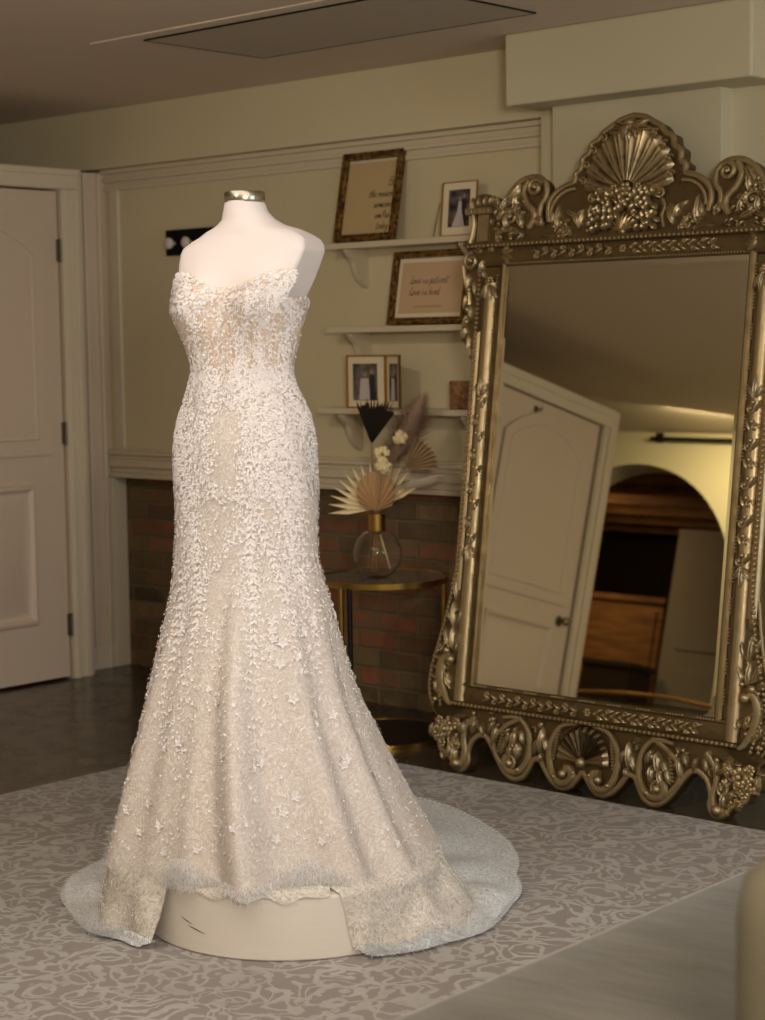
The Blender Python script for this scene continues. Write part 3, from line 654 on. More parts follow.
for it in range(14000):
    k = rnd.randrange(NC); a = ang[k]
    if abs(a) > 120 and rnd.random() < .5: continue
    w = hemw(a)
    if w < .5 and abs(a) < 80:
        A = radians(a); r = hypot(*last[k]); pt = max(gauss(a+38, 12), gauss(a-8, 16), .35); z = .166+rnd.uniform(-.008, .062)*pt; r += .004
        if rnd.random() > pt: continue
        p = Vector(G(r*sin(A), -r*cos(A), z)); out = (p-P0); out.z = 0; out.normalize()
        strand(p, (out*rnd.uniform(.15, .6)+AR*rnd.uniform(-.9, .9)+Vector((0, 0, rnd.uniform(-1, .25)))).normalized(), rnd.uniform(.010, .032))
    elif w >= .5 and rnd.random() < .8:
        A = radians(a)
        if 25 < a < 75 or -95 < a < -60:
            q = rnd.random(); i = int(lerp(NS*.34, NS, q**.6)); p = Vector(lowP[min(NS, i)][k])+Vector((0, 0, .002)); out = (p-P0); out.z = 0; out.normalize()
            strand(p, (out*rnd.uniform(0, .8)+AR*rnd.uniform(-.8, .8)+Vector((0, 0, rnd.uniform(-.1, .45)))).normalized(), rnd.uniform(.012, .034))
        else:
            p = Vector(lowP[NS][k]); out = (p-P0); out.z = 0; out.normalize(); p = p-out*.012+Vector((0, 0, .002))
            strand(p, (out*rnd.uniform(.4, 1)+AR*rnd.uniform(-.5, .5)+Vector((0, 0, .05))).normalized(), rnd.uniform(.008, .016))
fr.build('eyelash_fringe', M_thread, gown, smooth=False, kind='stuff')

# ------------------------------------------------------------------ leaning mirror
UC, LEAN = -3.2475, radians(8)
def MX(u, v, w=0):
    if v > 1.66: v = 1.66+(v-1.66)*.968
    elif v < .19: v = .19-(.19-v)*1.07
    return (UC+u, 4.5+v*sin(LEAN)-w*cos(LEAN), v*cos(LEAN)+w*sin(LEAN)+.022)
mir = thing('floor_mirror', (UC, 4.45, 0), 'huge ornate antique silver gilt framed mirror leaning back against the pillar', 'mirror')
def mm(): return MB(MX)
def leaf(b, u, v, ang_, L, w, h=.012, w0=.006, nl=8, ns=6, curl=0.0, veins=5):
    ca, sa = cos(ang_), sin(ang_); P = []
    for i in range(nl+1):
        t = i/nl; wd = w*.5*(sin(pi*min(1, t*1.02))**.6 if t < 1 else 0)*(1-.25*t)*(1+.18*cos(t*veins*2*pi)); row = []
        off = curl*L*t*t
        for j in range(ns+1):
            s = -1+2*j/ns; y = s*wd+off; x = t*L
            hh = w0+h*(sin(pi*min(1, .12+t*.86)))*(1-.75*s*s)*(1-.45*exp(-(s/.22)**2))*(1+.3*t)
            if i in (0, nl) or j in (0, ns): hh = w0-.006
            row.append((u+x*ca-y*sa, v+x*sa+y*ca, hh))
        P.append(row)
    b.grid(P)
def tb(b, path, r, sq=1.0, w=.008, seg=8): b.tube([(p[0], p[1], (p[2] if len(p) > 2 else w)) for p in path], r, seg, True, sq, (0, 0, 1))
def scroll(b, u, v, R_, a0, turns, r0, sgn=1, w=.012, taper=.55):
    N = int(turns*14); path = []; rad = []
    for i in range(N+1):
        t = i/N; rr_ = R_*(1-.80*t); a = a0+sgn*turns*2*pi*t; path.append((u+rr_*cos(a), v+rr_*sin(a), w+.006*t)); rad.append(r0*(1-taper*t))
    tb(b, path, rad, 1.0); b.ball((u, v, w+.006), R_*.28, 8, 6)
def beads(b, path, sp, r, w=.01):
    L = 0; nxt = 0
    for p, q in zip(path, path[1:]):
        d = hypot(q[0]-p[0], q[1]-p[1])
        while nxt <= L+d:
            t = (nxt-L)/d if d > 0 else 0; b.ball((lerp(p[0], q[0], t), lerp(p[1], q[1], t), w), r, 6, 4); nxt += sp
        L += d
def rosette(b, u, v, R_, n=6, w=.008):
    b.ball((u, v, w+R_*.35), R_*.35, 8, 5)
    for k in range(n): a = 2*pi*k/n; b.ball((u+R_*.62*cos(a), v+R_*.62*sin(a), w+R_*.08), R_*.36, 8, 5, (1, 1, .6))
def inside(p, poly):
    c_ = False; n = len(poly)
    for i in range(n):
        a, b_ = poly[i], poly[i-1]
        if (a[1] > p[1]) != (b_[1] > p[1]) and p[0] < (b_[0]-a[0])*(p[1]-a[1])/(b_[1]-a[1])+a[0]: c_ = not c_
    return c_
def fill(c, s, poly, n, L, w0=.006, base=-1.2):
    us = [p[0] for p in poly]; vs_ = [p[1] for p in poly]; k = 0; q = 0
    while k < n and q < n*30:
        q += 1; u, v = rnd.uniform(min(us), max(us)), rnd.uniform(min(vs_), max(vs_))
        if not inside((u, v), poly): continue
        k += 1; a = base+rnd.uniform(-1.3, 1.3); a = a if s > 0 else pi-a
        if rnd.random() < .22: c.ball((s*u, v, w0+.006), rnd.uniform(.006, .010), 7, 5)
        else: leaf(c, s*u, v, a, L*rnd.uniform(.7, 1.15), L*.5, .013, w0+rnd.uniform(0, .005), 6, 4)
# glass with a bevelled edge
g = mm(); g.add([(-.455, .26, .001), (.455, .26, .001), (.455, 1.62, .001), (-.455, 1.62, .001), (-.432, .283, .0022), (.432, .283, .0022), (.432, 1.597, .0022), (-.432, 1.597, .0022), (-.455, .26, -.006), (.455, .26, -.006), (.455, 1.62, -.006), (-.455, 1.62, -.006)],
    [(4, 5, 6, 7), (0, 1, 5, 4), (1, 2, 6, 5), (2, 3, 7, 6), (3, 0, 4, 7), (8, 11, 10, 9), (0, 8, 9, 1), (1, 9, 10, 2), (2, 10, 11, 3), (3, 11, 8, 0)])
g.build('mirror_glass', M_glass_m, mir, smooth=False)
mm().box((-.50, .22, -.03), (.50, 1.66, -.008)).build('backing_board', M_woodd, mir, smooth=False)
# crest plate
half = [(0, 2.080), (.045, 2.070), (.080, 2.050), (.105, 2.036), (.125, 2.012), (.150, 2.000), (.158, 1.972), (.183, 1.952), (.184, 1.922), (.205, 1.905), (.206, 1.880), (.250, 1.866), (.285, 1.842), (.303, 1.812), (.302, 1.775), (.298, 1.752), (.312, 1.740), (.328, 1.752), (.338, 1.785), (.334, 1.812), (.318, 1.835), (.316, 1.868), (.330, 1.893), (.362, 1.908), (.405, 1.905), (.440, 1.885), (.470, 1.850), (.492, 1.822), (.510, 1.815), (.520, 1.846), (.560, 1.862), (.598, 1.856), (.606, 1.820), (.630, 1.805), (.628, 1.792), (.606, 1.785), (.596, 1.740), (.600, 1.690), (.625, 1.684), (.625, 1.672)]
ch = catmull(half, 3)
outl = [(-u, v) for u, v in ch[::-1]]+ch[1:]
c = mm(); c.prism(outl, -.05, .0, 2); cr = c.build('crest', M_giltd, mir, smooth=False, bevel=.004)
c = mm(); rim = [(p[0]*.985, 1.66+(p[1]-1.66)*.985) for p in ch if p[1] > 1.69]
rim1 = [p for p in rim if p[0] < .31 and p[1] > 1.75]
for s in (1, -1): tb(c, [(s*p[0], p[1]) for p in rim1], .010, .9, .002); tb(c, [(s*p[0], p[1]) for p in rim if .31 < p[0] < .52], .010, .9, .002)
for s in (1, -1): # roped inner edge of the shoulders
    for k in range(22): t = k/21; a = lerp(1.35, .0, t); b_ = (s*(.20+.085*cos(pi/2-t*pi/2)), 1.775+.078*cos(t*pi/2)); c.ball((b_[0]*1.0, b_[1], .006), .0075, 6, 4)
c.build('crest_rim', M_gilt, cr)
# shell of the crest
c = mm(); su, sv = 0.0, 1.835
for k in range(-5, 6):
    a = pi/2+k*.27*(1+.02*abs(k)); L = .185-.010*abs(k); 
    P = []; nl = 10
    for i in range(nl+1):
        t = i/nl; bend = k*.035*t*t; x = .03+L*t; ca, sa = cos(a+bend*-.8), sin(a+bend*-.8); wd = (.006+.020*t**1.1)*(1 if t < .92 else .75); row = []
        for j in range(7):
            s_ = -1+2*j/6; hh = .006+(.012+.012*t)*(1-s_*s_*.9)-.010*exp(-(s_/.25)**2)*t
            if i == nl: hh *= .3
            row.append((su+x*ca-s_*wd*sa, sv+x*sa*1.0+s_*wd*ca, hh))
        P.append(row)
    c.grid(P)
    if abs(k) >= 2: scroll(c, su+(.03+L)*cos(a-k*.028), sv+(.03+L)*sin(a-k*.028), .014, a, 1.2, .004, 1 if k < 0 else -1, .018)
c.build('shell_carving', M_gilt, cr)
c = mm() # leaf tuft on the top of the shell
for q, L in ((0, .06), (.6, .055), (-.6, .055), (1.15, .05), (-1.15, .05), (1.7, .045), (-1.7, .045)): leaf(c, 0, 2.035, -pi/2+q, L, .030, .018, .014); 
for q, L in ((.9, .07), (-.9, .07), (1.35, .085), (-1.35, .085), (0, .045)): leaf(c, 0, 2.020, pi/2+q, L, .034, .018, .014, curl=.2*(1 if q > 0 else -1))
c.ball((0, 2.045, .022), .016, 8, 6, (1.3, .8, 1)); c.build('leaf_carving', M_gilt, cr)
c = mm() # centre mass of overlapping leaves over the little fan
for j in range(9):
    v = 1.712+j*.0148
    for i in range(-6, 7):
        u = i*.0205+(j % 2)*.010
        if abs(u) > .118-.0015*j: continue
        if v < 1.775 and abs(u) < .052*(1-(v-1.69)/.095)+.012: continue
        a = -pi/2+rnd.uniform(-.9, .9)+u*3; leaf(c, u, v+.012, a, rnd.uniform(.022, .034), .020, .014, .014+rnd.uniform(0, .008), 5, 4)
rosette(c, 0, 1.835, .026, 6, .022); rosette(c, .045, 1.84, .016, 6, .018); rosette(c, -.045, 1.84, .016, 6, .018)
for s in (1, -1): leaf(c, s*.05, 1.842, (0.05 if s > 0 else pi-.05), .085, .036, .016, .010, curl=-.35*s); scroll(c, s*.125, 1.815, .016, pi/2, 1.0, .005, -s, .012)
for s in (1, -1): tb(c, catmull([(s*.128, 1.80), (s*.140, 1.775), (s*.132, 1.745), (s*.142, 1.71)], 4), [.006]*13, .8, .004)
c.build('acanthus_carving', M_gilt, cr)
c = mm()
for k in range(-4, 5): a = pi/2+k*.30; leaf(c, .008*k*.3, 1.698, a, .072-.002*abs(k), .017, .012, .012, 6, 4, veins=0)
c.ball((0, 1.702, .014), .012); c.build('fan_carving', M_gilt, cr)
for s in (1, -1): # side leaves and ears of the crest
    c = mm()
    A = lambda a: a if s > 0 else pi-a
    for (u, v, a, L, w) in ((.175, 1.715, 1.9, .07, .03), (.175, 1.73, 1.2, .06, .03), (.20, 1.70, .9, .06, .028), (.185, 1.755, 2.4, .045, .026), (.19, 1.76, .7, .045, .024), (.255, 1.71, 1.55, .10, .028), (.275, 1.735, 1.7, .055, .02), (.245, 1.73, 1.3, .05, .02), (.22, 1.697, .1, .05, .022), (.265, 1.697, .15, .055, .022)):
        leaf(c, s*u, v, A(a), L, w, .012, .006)
    rosette(c, s*.225, 1.712, .014)
    scroll(c, s*.352, 1.868, .030, A(pi*.9), 1.5, .0105, -s, .008)
    scroll(c, s*.330, 1.752, .018, A(0), 1.2, .007, s, .008)
    tb(c, [(s*p[0], p[1]) for p in catmull([(.382, 1.895), (.40, 1.86), (.385, 1.82), (.355, 1.79), (.352, 1.762), (.37, 1.735)], 4)], [.012]*21, .8, .006)
    for (u, v, a, L, w) in ((.41, 1.885, -1.0, .09, .04), (.425, 1.865, -1.5, .07, .035), (.46, 1.845, -1.1, .07, .03), (.43, 1.80, -2.2, .06, .03), (.395, 1.735, 1.2, .07, .03), (.40, 1.72, .4, .07, .028), (.46, 1.735, 1.5, .06, .03), (.47, 1.72, .3, .06, .028), (.50, 1.76, 2.2, .06, .028), (.50, 1.72, 2.8, .06, .026), (.385, 1.79, -.3, .05, .026), (.49, 1.80, .8, .045, .02)):
        leaf(c, s*u, v, A(a), L, w, .014, .008)
    scroll(c, s*.445, 1.775, .028, A(.6), 1.4, .008, s, .008); rosette(c, s*.49, 1.705, .015)
    # corner capital
    c.prism([(s*.520, 1.792), (s*.628, 1.792), (s*.632, 1.812), (s*.520, 1.812)], 0, .018, 2)
    for k in range(6): c.ball((s*(.530+k*.018), 1.802, .018), .007, 6, 4)
    for k in range(4): leaf(c, s*(.535+k*.02), 1.815, A(1.9-k*.25), .042, .02, .010, .008, 5, 4)
    tb(c, [(s*.60, 1.79), (s*.592, 1.76), (s*.598, 1.72), (s*.605, 1.69)], .009); c.box((s*.535, 1.70, 0), (s*.58, 1.79, .008))
    fill(c, s, ((.20, 1.70), (.29, 1.70), (.26, 1.76), (.20, 1.76)), 14, .026); fill(c, s, ((.35, 1.70), (.52, 1.70), (.51, 1.80), (.46, 1.85), (.40, 1.86), (.40, 1.78)), 46, .03)
    c.build('scroll_carving', M_gilt, cr)
# top entablature, rails
def rail(b, p0, p1, lo, hi, prof, horiz):
    pass
def hmould(b, v0, v1, u0, u1, prof):   # prof: (fraction across, w)
    P = [[(u0, lerp(v0, v1, f), w) for f, w in prof], [(u1, lerp(v0, v1, f), w) for f, w in prof]]
    b.grid(P); n = len(prof); b.f.append(tuple(len(b.v)-n+i for i in range(n))); b.f.append(tuple(len(b.v)-2*n+i for i in range(n))); b.m += [0, 0]
def vmould(b, u0, u1, v0, v1, prof):
    P = [[(lerp(u0, u1, f), v0, w) for f, w in prof], [(lerp(u0, u1, f), v1, w) for f, w in prof]]
    b.grid(P); n = len(prof); b.f.append(tuple(len(b.v)-n+i for i in range(n))); b.f.append(tuple(len(b.v)-2*n+i for i in range(n))); b.m += [0, 0]
flat = ((0, -.05), (0, .0), (.06, .012), (.14, .014), (.18, .004), (.55, .010), (.78, .006), (.82, .02), (.93, .022), (1, .010), (1, -.05))
tr_ = mm(); hmould(tr_, 1.612, 1.690, -.60, .60, flat); tr_.box((-.625, 1.684, -.05), (.625, 1.694, .02)); top = tr_.build('top_rail', M_giltd, mir)
c = mm(); beads(c, [(-.60, 1.681), (.60, 1.681)], .0165, .0066, .022); c.build('beading', M_gilt, top); c = mm(); beads(c, [(-.44, 1.620), (.44, 1.620)], .0105, .0034, .015); c.build('inner_beading', M_gilt, top)
def runner(c, x0, x1, v, n, amp=.010, horiz=True):
    for i in range(n):
        t = (i+.5)/n; x = lerp(x0, x1, t); sg = 1 if i % 2 else -1
        q = (lambda a, b_: (a, b_)) if horiz else (lambda a, b_: (b_, a))
        uu, vv_ = q(x, v); a = (0 if horiz else pi/2)
        s_ = 1 if x1 > x0 else -1
        if s_ < 0: a += pi
        leaf(c, uu, vv_, a+sg*.45, .036, .020, .011, .011, 6, 4); leaf(c, uu, vv_, a-sg*.6, .026, .015, .010, .012, 5, 4); c.ball((uu, vv_, .018), .0065, 6, 4)
        scroll(c, *q(x+.014*s_, v+sg*amp*.9), .010, 0, 1.0, .0034, sg, .012)
for s in (1, -1): c = mm(); runner(c, s*.02, s*.33, 1.650, 9); c.build('leaf_runner', M_gilt, top)
c = mm()
rosette(c, 0, 1.650, .014); c.build('centre_rosette', M_gilt, top)
for s in (1, -1):
    c = mm()
    for q in (-.8, -.3, .3, .8): leaf(c, s*.47, 1.652, (pi if s > 0 else 0)+q, .05, .018, .010, .008)
    c.build('corner_leaves', M_gilt, top)
# bottom rail
b = mm(); hmould(b, .268, .186, -.53, .53, flat); bot = b.build('bottom_rail', M_giltd, mir)
c = mm(); beads(c, [(-.52, .196), (.52, .196)], .0165, .0068, .022)
c.build('beading', M_gilt, bot)
for i in range(9): x = -.42+i*.105; c = mm(); beads(c, [(x-.026, .2605), (x+.026, .2605)], .0104, .0036, .015); c.build('bead_run', M_gilt, bot)
for s in (1, -1): c = mm(); runner(c, s*.02, s*.39, .228, 12); c.build('leaf_runner', M_gilt, bot)
c = mm(); rosette(c, 0, .228, .014); c.build('centre_rosette', M_gilt, bot)
# stiles with the swelling foot
def side(s):
    A = lambda a: a if s > 0 else pi-a
    outer = [(.560, 1.690), (.600, 1.690), (.625, 1.660), (.634, 1.620), (.618, 1.585), (.602, 1.545), (.600, 1.510), (.612, 1.475), (.600, 1.45), (.590, 1.43), (.606, 1.405), (.616, 1.385), (.592, 1.352), (.572, 1.330), (.562, 1.28), (.558, 1.1), (.556, .9), (.558, .72), (.568, .60), (.582, .50), (.598, .43), (.622, .36), (.636, .30), (.640, .25), (.632, .20), (.612, .165), (.585, .145), (.540, .145)]
    oc = catmull(outer, 3); poly = [(s*u, v) for u, v in oc]+[(s*.455, .19), (s*.455, 1.69)]
    b = mm(); b.prism(poly, -.05, .0, 2); st = b.build('stile', M_giltd, mir, smooth=False, bevel=.003)
    m = mm(); vmould(m, s*.447, s*.470, .26, 1.62, ((0, 0), (0, .010), (.3, .016), (.7, .014), (1, .008), (1, 0))); m.build('inner_moulding', M_giltd, st); m = mm()
    # half-round plain column
    seg = [(s*.497, .30, 0), (s*.497, 1.56, 0)]; tb(m, [(s*.505, .205, .002), (s*.505, .8, .002), (s*.505, 1.2, .002), (s*.505, 1.56, .002)], [.022, .023, .024, .024], .75, .002, 14)
    vmould(m, s*.530, s*.560, .56, 1.40, ((0, 0), (0, .012), (.2, .016), (.8, .016), (1, .010), (1, 0)))
    m.build('moulding', M_gilt, st)
    c = mm()
    line = [(.545, 1.60), (.545, 1.40), (.545, .70), (.552, .60), (.566, .51), (.582, .44), (.604, .36), (.618, .30), (.622, .25), (.614, .205), (.596, .178)]
    lc = [(s*u, v) for u, v in catmull(line, 4)]; beads(c, lc, .0155, .0066, .018)
    tb(c, [(s*(abs(p[0])+.012), p[1]) for p in lc if p[1] < 1.4], .0045, 1, .006, 6)
    c.build('beading', M_gilt, st)
    for i in range(15): v = .33+i*.088; c = mm(); beads(c, [(s*.476, v-.02), (s*.476, v+.02)], .010, .0036, .014); c.build('bead_run', M_gilt, st)
    c = mm()
    # carved drop on the column: scrolls, balls and leaf ends
    for i in range(9):
        v = .71+i*.055; sg = 1 if i % 2 else -1
        leaf(c, s*.505, v, pi/2+sg*.5, .045, .024, .012, .018, 6, 4); scroll(c, s*(.505+.010*sg), v+.012, .013, A(0), 1.1, .0045, sg, .020); c.ball((s*.505, v+.03, .024), .008, 7, 5)
    for q in (-.5, 0, .5): leaf(c, s*.505, .71, -pi/2+q, .07 if q == 0 else .05, .026, .012, .016); leaf(c, s*.505, 1.19, pi/2+q, .07 if q == 0 else .05, .026, .012, .016)
    c.build('column_carving', M_gilt, st); c = mm()
    for q in (-.6, -.2, .2, .6): leaf(c, s*.505, 1.56, -pi/2+q, .065, .022, .012, .016)
    rosette(c, s*.505, 1.565, .018, 6, .016)
    c.build('capital_carving', M_gilt, st)
    c = mm()
    # upper outer scroll and hanging leaves
    scroll(c, s*.592, 1.635, .030, A(pi*.55), 1.5, .009, -s, .008)
    tb(c, [(s*p[0], p[1]) for p in catmull([(.625, 1.62), (.612, 1.57), (.592, 1.53), (.585, 1.49)], 4)], .009)
    for (u, v, a, L, w) in ((.60, 1.60, -1.5, .07, .026), (.575, 1.575, -1.7, .06, .024), (.598, 1.53, -1.3, .06, .024), (.585, 1.50, -1.7, .06, .024), (.592, 1.46, -1.2, .055, .026), (.590, 1.42, -1.1, .055, .03), (.578, 1.40, -1.6, .07, .026), (.57, 1.36, -1.6, .05, .018), (.53, 1.66, 2.4, .05, .03), (.55, 1.66, .5, .05, .03), (.54, 1.64, -1.2, .06, .03), (.56, 1.62, -2.1, .05, .024)): leaf(c, s*u, v, A(a), L, w, .013, .004)
    for v in (1.54, 1.475, 1.435): c.ball((s*.592, v, .012), .010, 8, 5)
    c.build('ear_carving', M_gilt, st)
    c = mm()
    # the swelling foot: scroll, acanthus
    tb(c, [(s*p[0], p[1]) for p in catmull([(.53, .19), (.55, .20), (.575, .24), (.588, .29), (.580, .33), (.556, .345), (.540, .33)], 4)], [.006, .007, .008, .009, .010, .011, .012, .013, .014, .015, .016, .016, .017, .017, .017, .016, .015, .014, .013, .012, .012, .011, .010, .009, .008][:25], .8, .010)
    for (u, v, a, L, w) in ((.545, .36, 1.5, .09, .03), (.560, .37, 1.2, .08, .026), (.530, .37, 1.9, .075, .026), (.545, .43, 1.45, .10, .03), (.558, .45, 1.2, .07, .02), (.53, .44, 1.8, .07, .02), (.545, .52, 1.5, .09, .022), (.575, .36, .7, .045, .022), (.59, .33, .4, .035, .02), (.545, .24, 1.2, .06, .03), (.56, .21, .6, .06, .03), (.60, .22, 1.5, .05, .02)): leaf(c, s*u, v, A(a), L, w, .015, .006)
    c.ball((s*.545, .335, .016), .016, 9, 6); c.ball((s*.565, .362, .014), .013, 9, 6); c.ball((s*.600, .20, .012), .010)
    for k in range(8): t = k/7; c.ball((s*lerp(.575, .602, t), lerp(.185, .27, t), .012), .007, 6, 4)
    fill(c, s, ((.525, .22), (.60, .22), (.61, .30), (.585, .40), (.56, .48), (.53, .48)), 26, .034, .004, 1.3)
    c.build('foot_carving', M_gilt, st)
side(1); side(-1)
# apron with scallops and feet
halfb = [(.640, .195), (.628, .168), (.600, .145), (.604, .110), (.600, .080), (.575, .070), (.565, .045), (.535, .035), (.512, .012), (.490, -.008), (.465, -.004), (.450, .018), (.452, .048), (.436, .085), (.405, .105), (.378, .100), (.350, .070), (.325, .036), (.292, .004), (.258, -.007), (.228, .003), (.208, .028), (.190, .058), (.165, .062), (.142, .036), (.112, .006), (.080, -.007), (.045, .000), (.020, .026), (.0, .050)]
hb = catmull(halfb, 3); poly = hb+[(-u, v) for u, v in hb[::-1][1:]]
b = mm(); b.prism(poly, -.05, .0, 2); ap = b.build('apron', M_giltd, mir, smooth=False, bevel=.004)
c = mm(); edge = [(p[0], p[1]+.007) for p in hb if p[1] < .13 and p[0] < .6]
for s in (1, -1): tb(c, [(s*p[0], p[1]) for p in edge], .009, .9, .004)
c.build('apron_rim', M_gilt, ap)
c = mm()
for k in range(-6, 7): # central shell
    a = pi/2+k*.245; P = []; L = .094-.0016*abs(k)
    for i in range(9):
        t = i/8; x = .012+L*t; wd = .003+.0112*t; row = []
        for j in range(5): s_ = -1+2*j/4; row.append((x*cos(a)-s_*wd*sin(a), .083+x*sin(a)*.98+s_*wd*cos(a), .010+(.010+.012*t)*(1-s_*s_)*(1 if i < 8 else .2)))
        P.append(row)
    c.grid(P)
c.ball((0, .083, .022), .017, 10, 6); c.build('shell_carving', M_gilt, ap)
def scallop(cu, s, R_=.05):
    A = lambda a: a if s > 0 else pi-a
    c = mm()
    if cu > .15:
        P = catmull([(cu+.055, .175), (cu-.005, .180), (cu-.045, .150), (cu-.058, .10), (cu-.050, .055), (cu-.02, .025), (cu+.015, .022), (cu+.035, .04), (cu+.03, .062), (cu+.01, .066)], 4)
        tb(c, [(s*p[0], p[1]) for p in P], [lerp(.006, .012, min(1, i/18)) for i in range(len(P))], .9, .010)
        P = catmull([(cu-.02, .182), (cu+.045, .150), (cu+.085, .105), (cu+.075, .065), (cu+.04, .03)], 4); tb(c, [(s*p[0], p[1]) for p in P], .008, .9, .008)
        for (du, v, a, L, w) in ((.0, .15, -1.4, .07, .034), (.02, .13, -1.0, .05, .026), (-.015, .11, -1.5, .055, .03), (.01, .10, -1.2, .05, .028), (.035, .115, -1.2, .06, .022), (-.02, .15, -1.9, .05, .022), (.075, .15, -1.35, .075, .024), (.09, .16, -1.1, .05, .02)): leaf(c, s*(cu+du), v, A(a), L, w, .016, .010)
        for k in range(9): t = k/8; c.box((s*(cu+lerp(.045, .062, t))-.005, lerp(.155, .075, t)-.003, 0), (s*(cu+lerp(.045, .062, t))+.007, lerp(.155, .075, t)+.003, .016))
        c.ball((s*(cu+.012), .045, .018), .014, 9, 6); c.ball((s*(cu-.022), .03, .016), .009)
        scroll(c, s*(cu+.01), .045, .030, A(-pi*.3), 1.2, .007, s, .012)
    fill(c, s, ((cu-.03, .09), (cu+.03, .09), (cu+.035, .15), (cu-.02, .165)), 12, .03, .008)
    fill(c, s, ((cu+.06, .12), (cu+.10, .12), (cu+.11, .185), (cu+.06, .185)), 8, .028, .006); fill(c, s, ((cu-.10, .15), (cu-.06, .15), (cu-.06, .18), (cu-.10, .18)), 5, .022, .004)
    c.build('scallop_carving', M_gilt, ap)
for s in (1, -1): scallop(.262, s)
for s in (1, -1):
    A = lambda a: a if s > 0 else pi-a
    c = mm() # scrolls beside the shell
    P = catmull([(.03, .19), (.085, .178), (.118, .14), (.128, .095), (.115, .045), (.085, .016), (.055, .018), (.038, .038), (.045, .058), (.065, .058)], 4)
    tb(c, [(s*p[0], p[1]) for p in P], [lerp(.006, .013, min(1, i/20)) for i in range(len(P))], .9, .010)
    c.ball((s*.066, .042, .02), .014, 9, 6); c.ball((s*.10, .03, .016), .009); c.ball((s*.03, .05, .016), .007)
    for k in range(10): t = k/9; c.box((s*lerp(.10, .112, t)-.005, lerp(.16, .08, t)-.003, 0), (s*lerp(.10, .112, t)+.008, lerp(.16, .08, t)+.003, .014))
    for (u, v, a, L, w) in ((.160, .165, -1.5, .085, .030), (.150, .14, -1.9, .05, .024), (.170, .135, -1.2, .06, .024), (.158, .09, -1.5, .03, .02)): leaf(c, s*u, v, A(a), L, w, .014, .008)
    c.build('scroll_carving', M_gilt, ap)
    c = mm() # corner flowers and foot
    for (u, v, R_) in ((.545, .115, .030), (.585, .10, .022), (.575, .135, .018), (.505, .135, .020), (.56, .072, .018)): rosette(c, s*u, v, R_, 7, .010)
    for (u, v, a, L, w) in ((.52, .10, -2.3, .05, .024), (.50, .13, -2.6, .045, .022), (.53, .08, -2.0, .05, .024), (.47, .15, -1.6, .05, .022), (.52, .155, 3.0, .05, .02), (.555, .05, -2.0, .035, .02), (.425, .155, -1.2, .05, .022), (.40, .15, -1.8, .045, .02), (.60, .13, -1.4, .05, .018)): leaf(c, s*u, v, A(a), L, w, .018, .008)
    P = catmull([(.43, .165), (.462, .13), (.470, .09), (.462, .055), (.47, .02), (.49, .006), (.510, .018)], 4); tb(c, [(s*p[0], p[1]) for p in P], [lerp(.008, .014, i/24) for i in range(len(P))], .9, .010)
    c.ball((s*.485, .018, .020), .019, 10, 6, (1, .9, 1)); scroll(c, s*.492, .075, .022, A(pi/2), 1.2, .007, -s, .014)
    leaf(c, s*.50, .07, A(-1.6), .055, .03, .018, .010)
    fill(c, s, ((.48, .07), (.60, .09), (.60, .145), (.49, .165)), 34, .03, .006); fill(c, s, ((.475, .03), (.54, .04), (.55, .09), (.48, .09)), 12, .026, .006); fill(c, s, ((.41, .13), (.45, .12), (.48, .17), (.42, .18)), 7, .026, .004)
    c.build('foot_carving', M_gilt, ap)

# ------------------------------------------------------------------ shelves with frames
YS = 4.995; SF = 5.114
def shelf(z, x0, x1, label):
    t_ = thing('wall_shelf', ((x0+x1)/2, SF, z), label, 'shelf', None)
    MB().box((x0, YS, z-.022), (x1, SF, z)).build('board', M_trim, t_, smooth=False, bevel=.003)
    for x in (x0+.10, x1-.26):
        prof = catmull([(SF, z-.023), (YS+.015, z-.023), (YS+.02, z-.045), (YS+.045, z-.07), (YS+.06, z-.11), (YS+.085, z-.145), (SF, z-.165)], 4)
        MB().prism(prof, x, x+.022, 0).build('bracket', M_trim, t_, smooth=False)
shelf(1.750, -4.78, -3.87, 'topmost white wall shelf, holding the tall verse print and the small wedding photo')
shelf(1.442, -4.77, -3.87, 'middle white wall shelf, holding the wide beaded framed verse')
shelf(1.142, -4.82, -3.87, 'lowest white wall shelf, holding the folding photo frame and wooden block')
def leanx(x, y0, z0, ang_): # local (u right, v up, w out) leaning backwards
    return lambda u, v, w=0: (x+u, y0+v*sin(ang_)-w*cos(ang_), z0+v*cos(ang_)+w*sin(ang_))
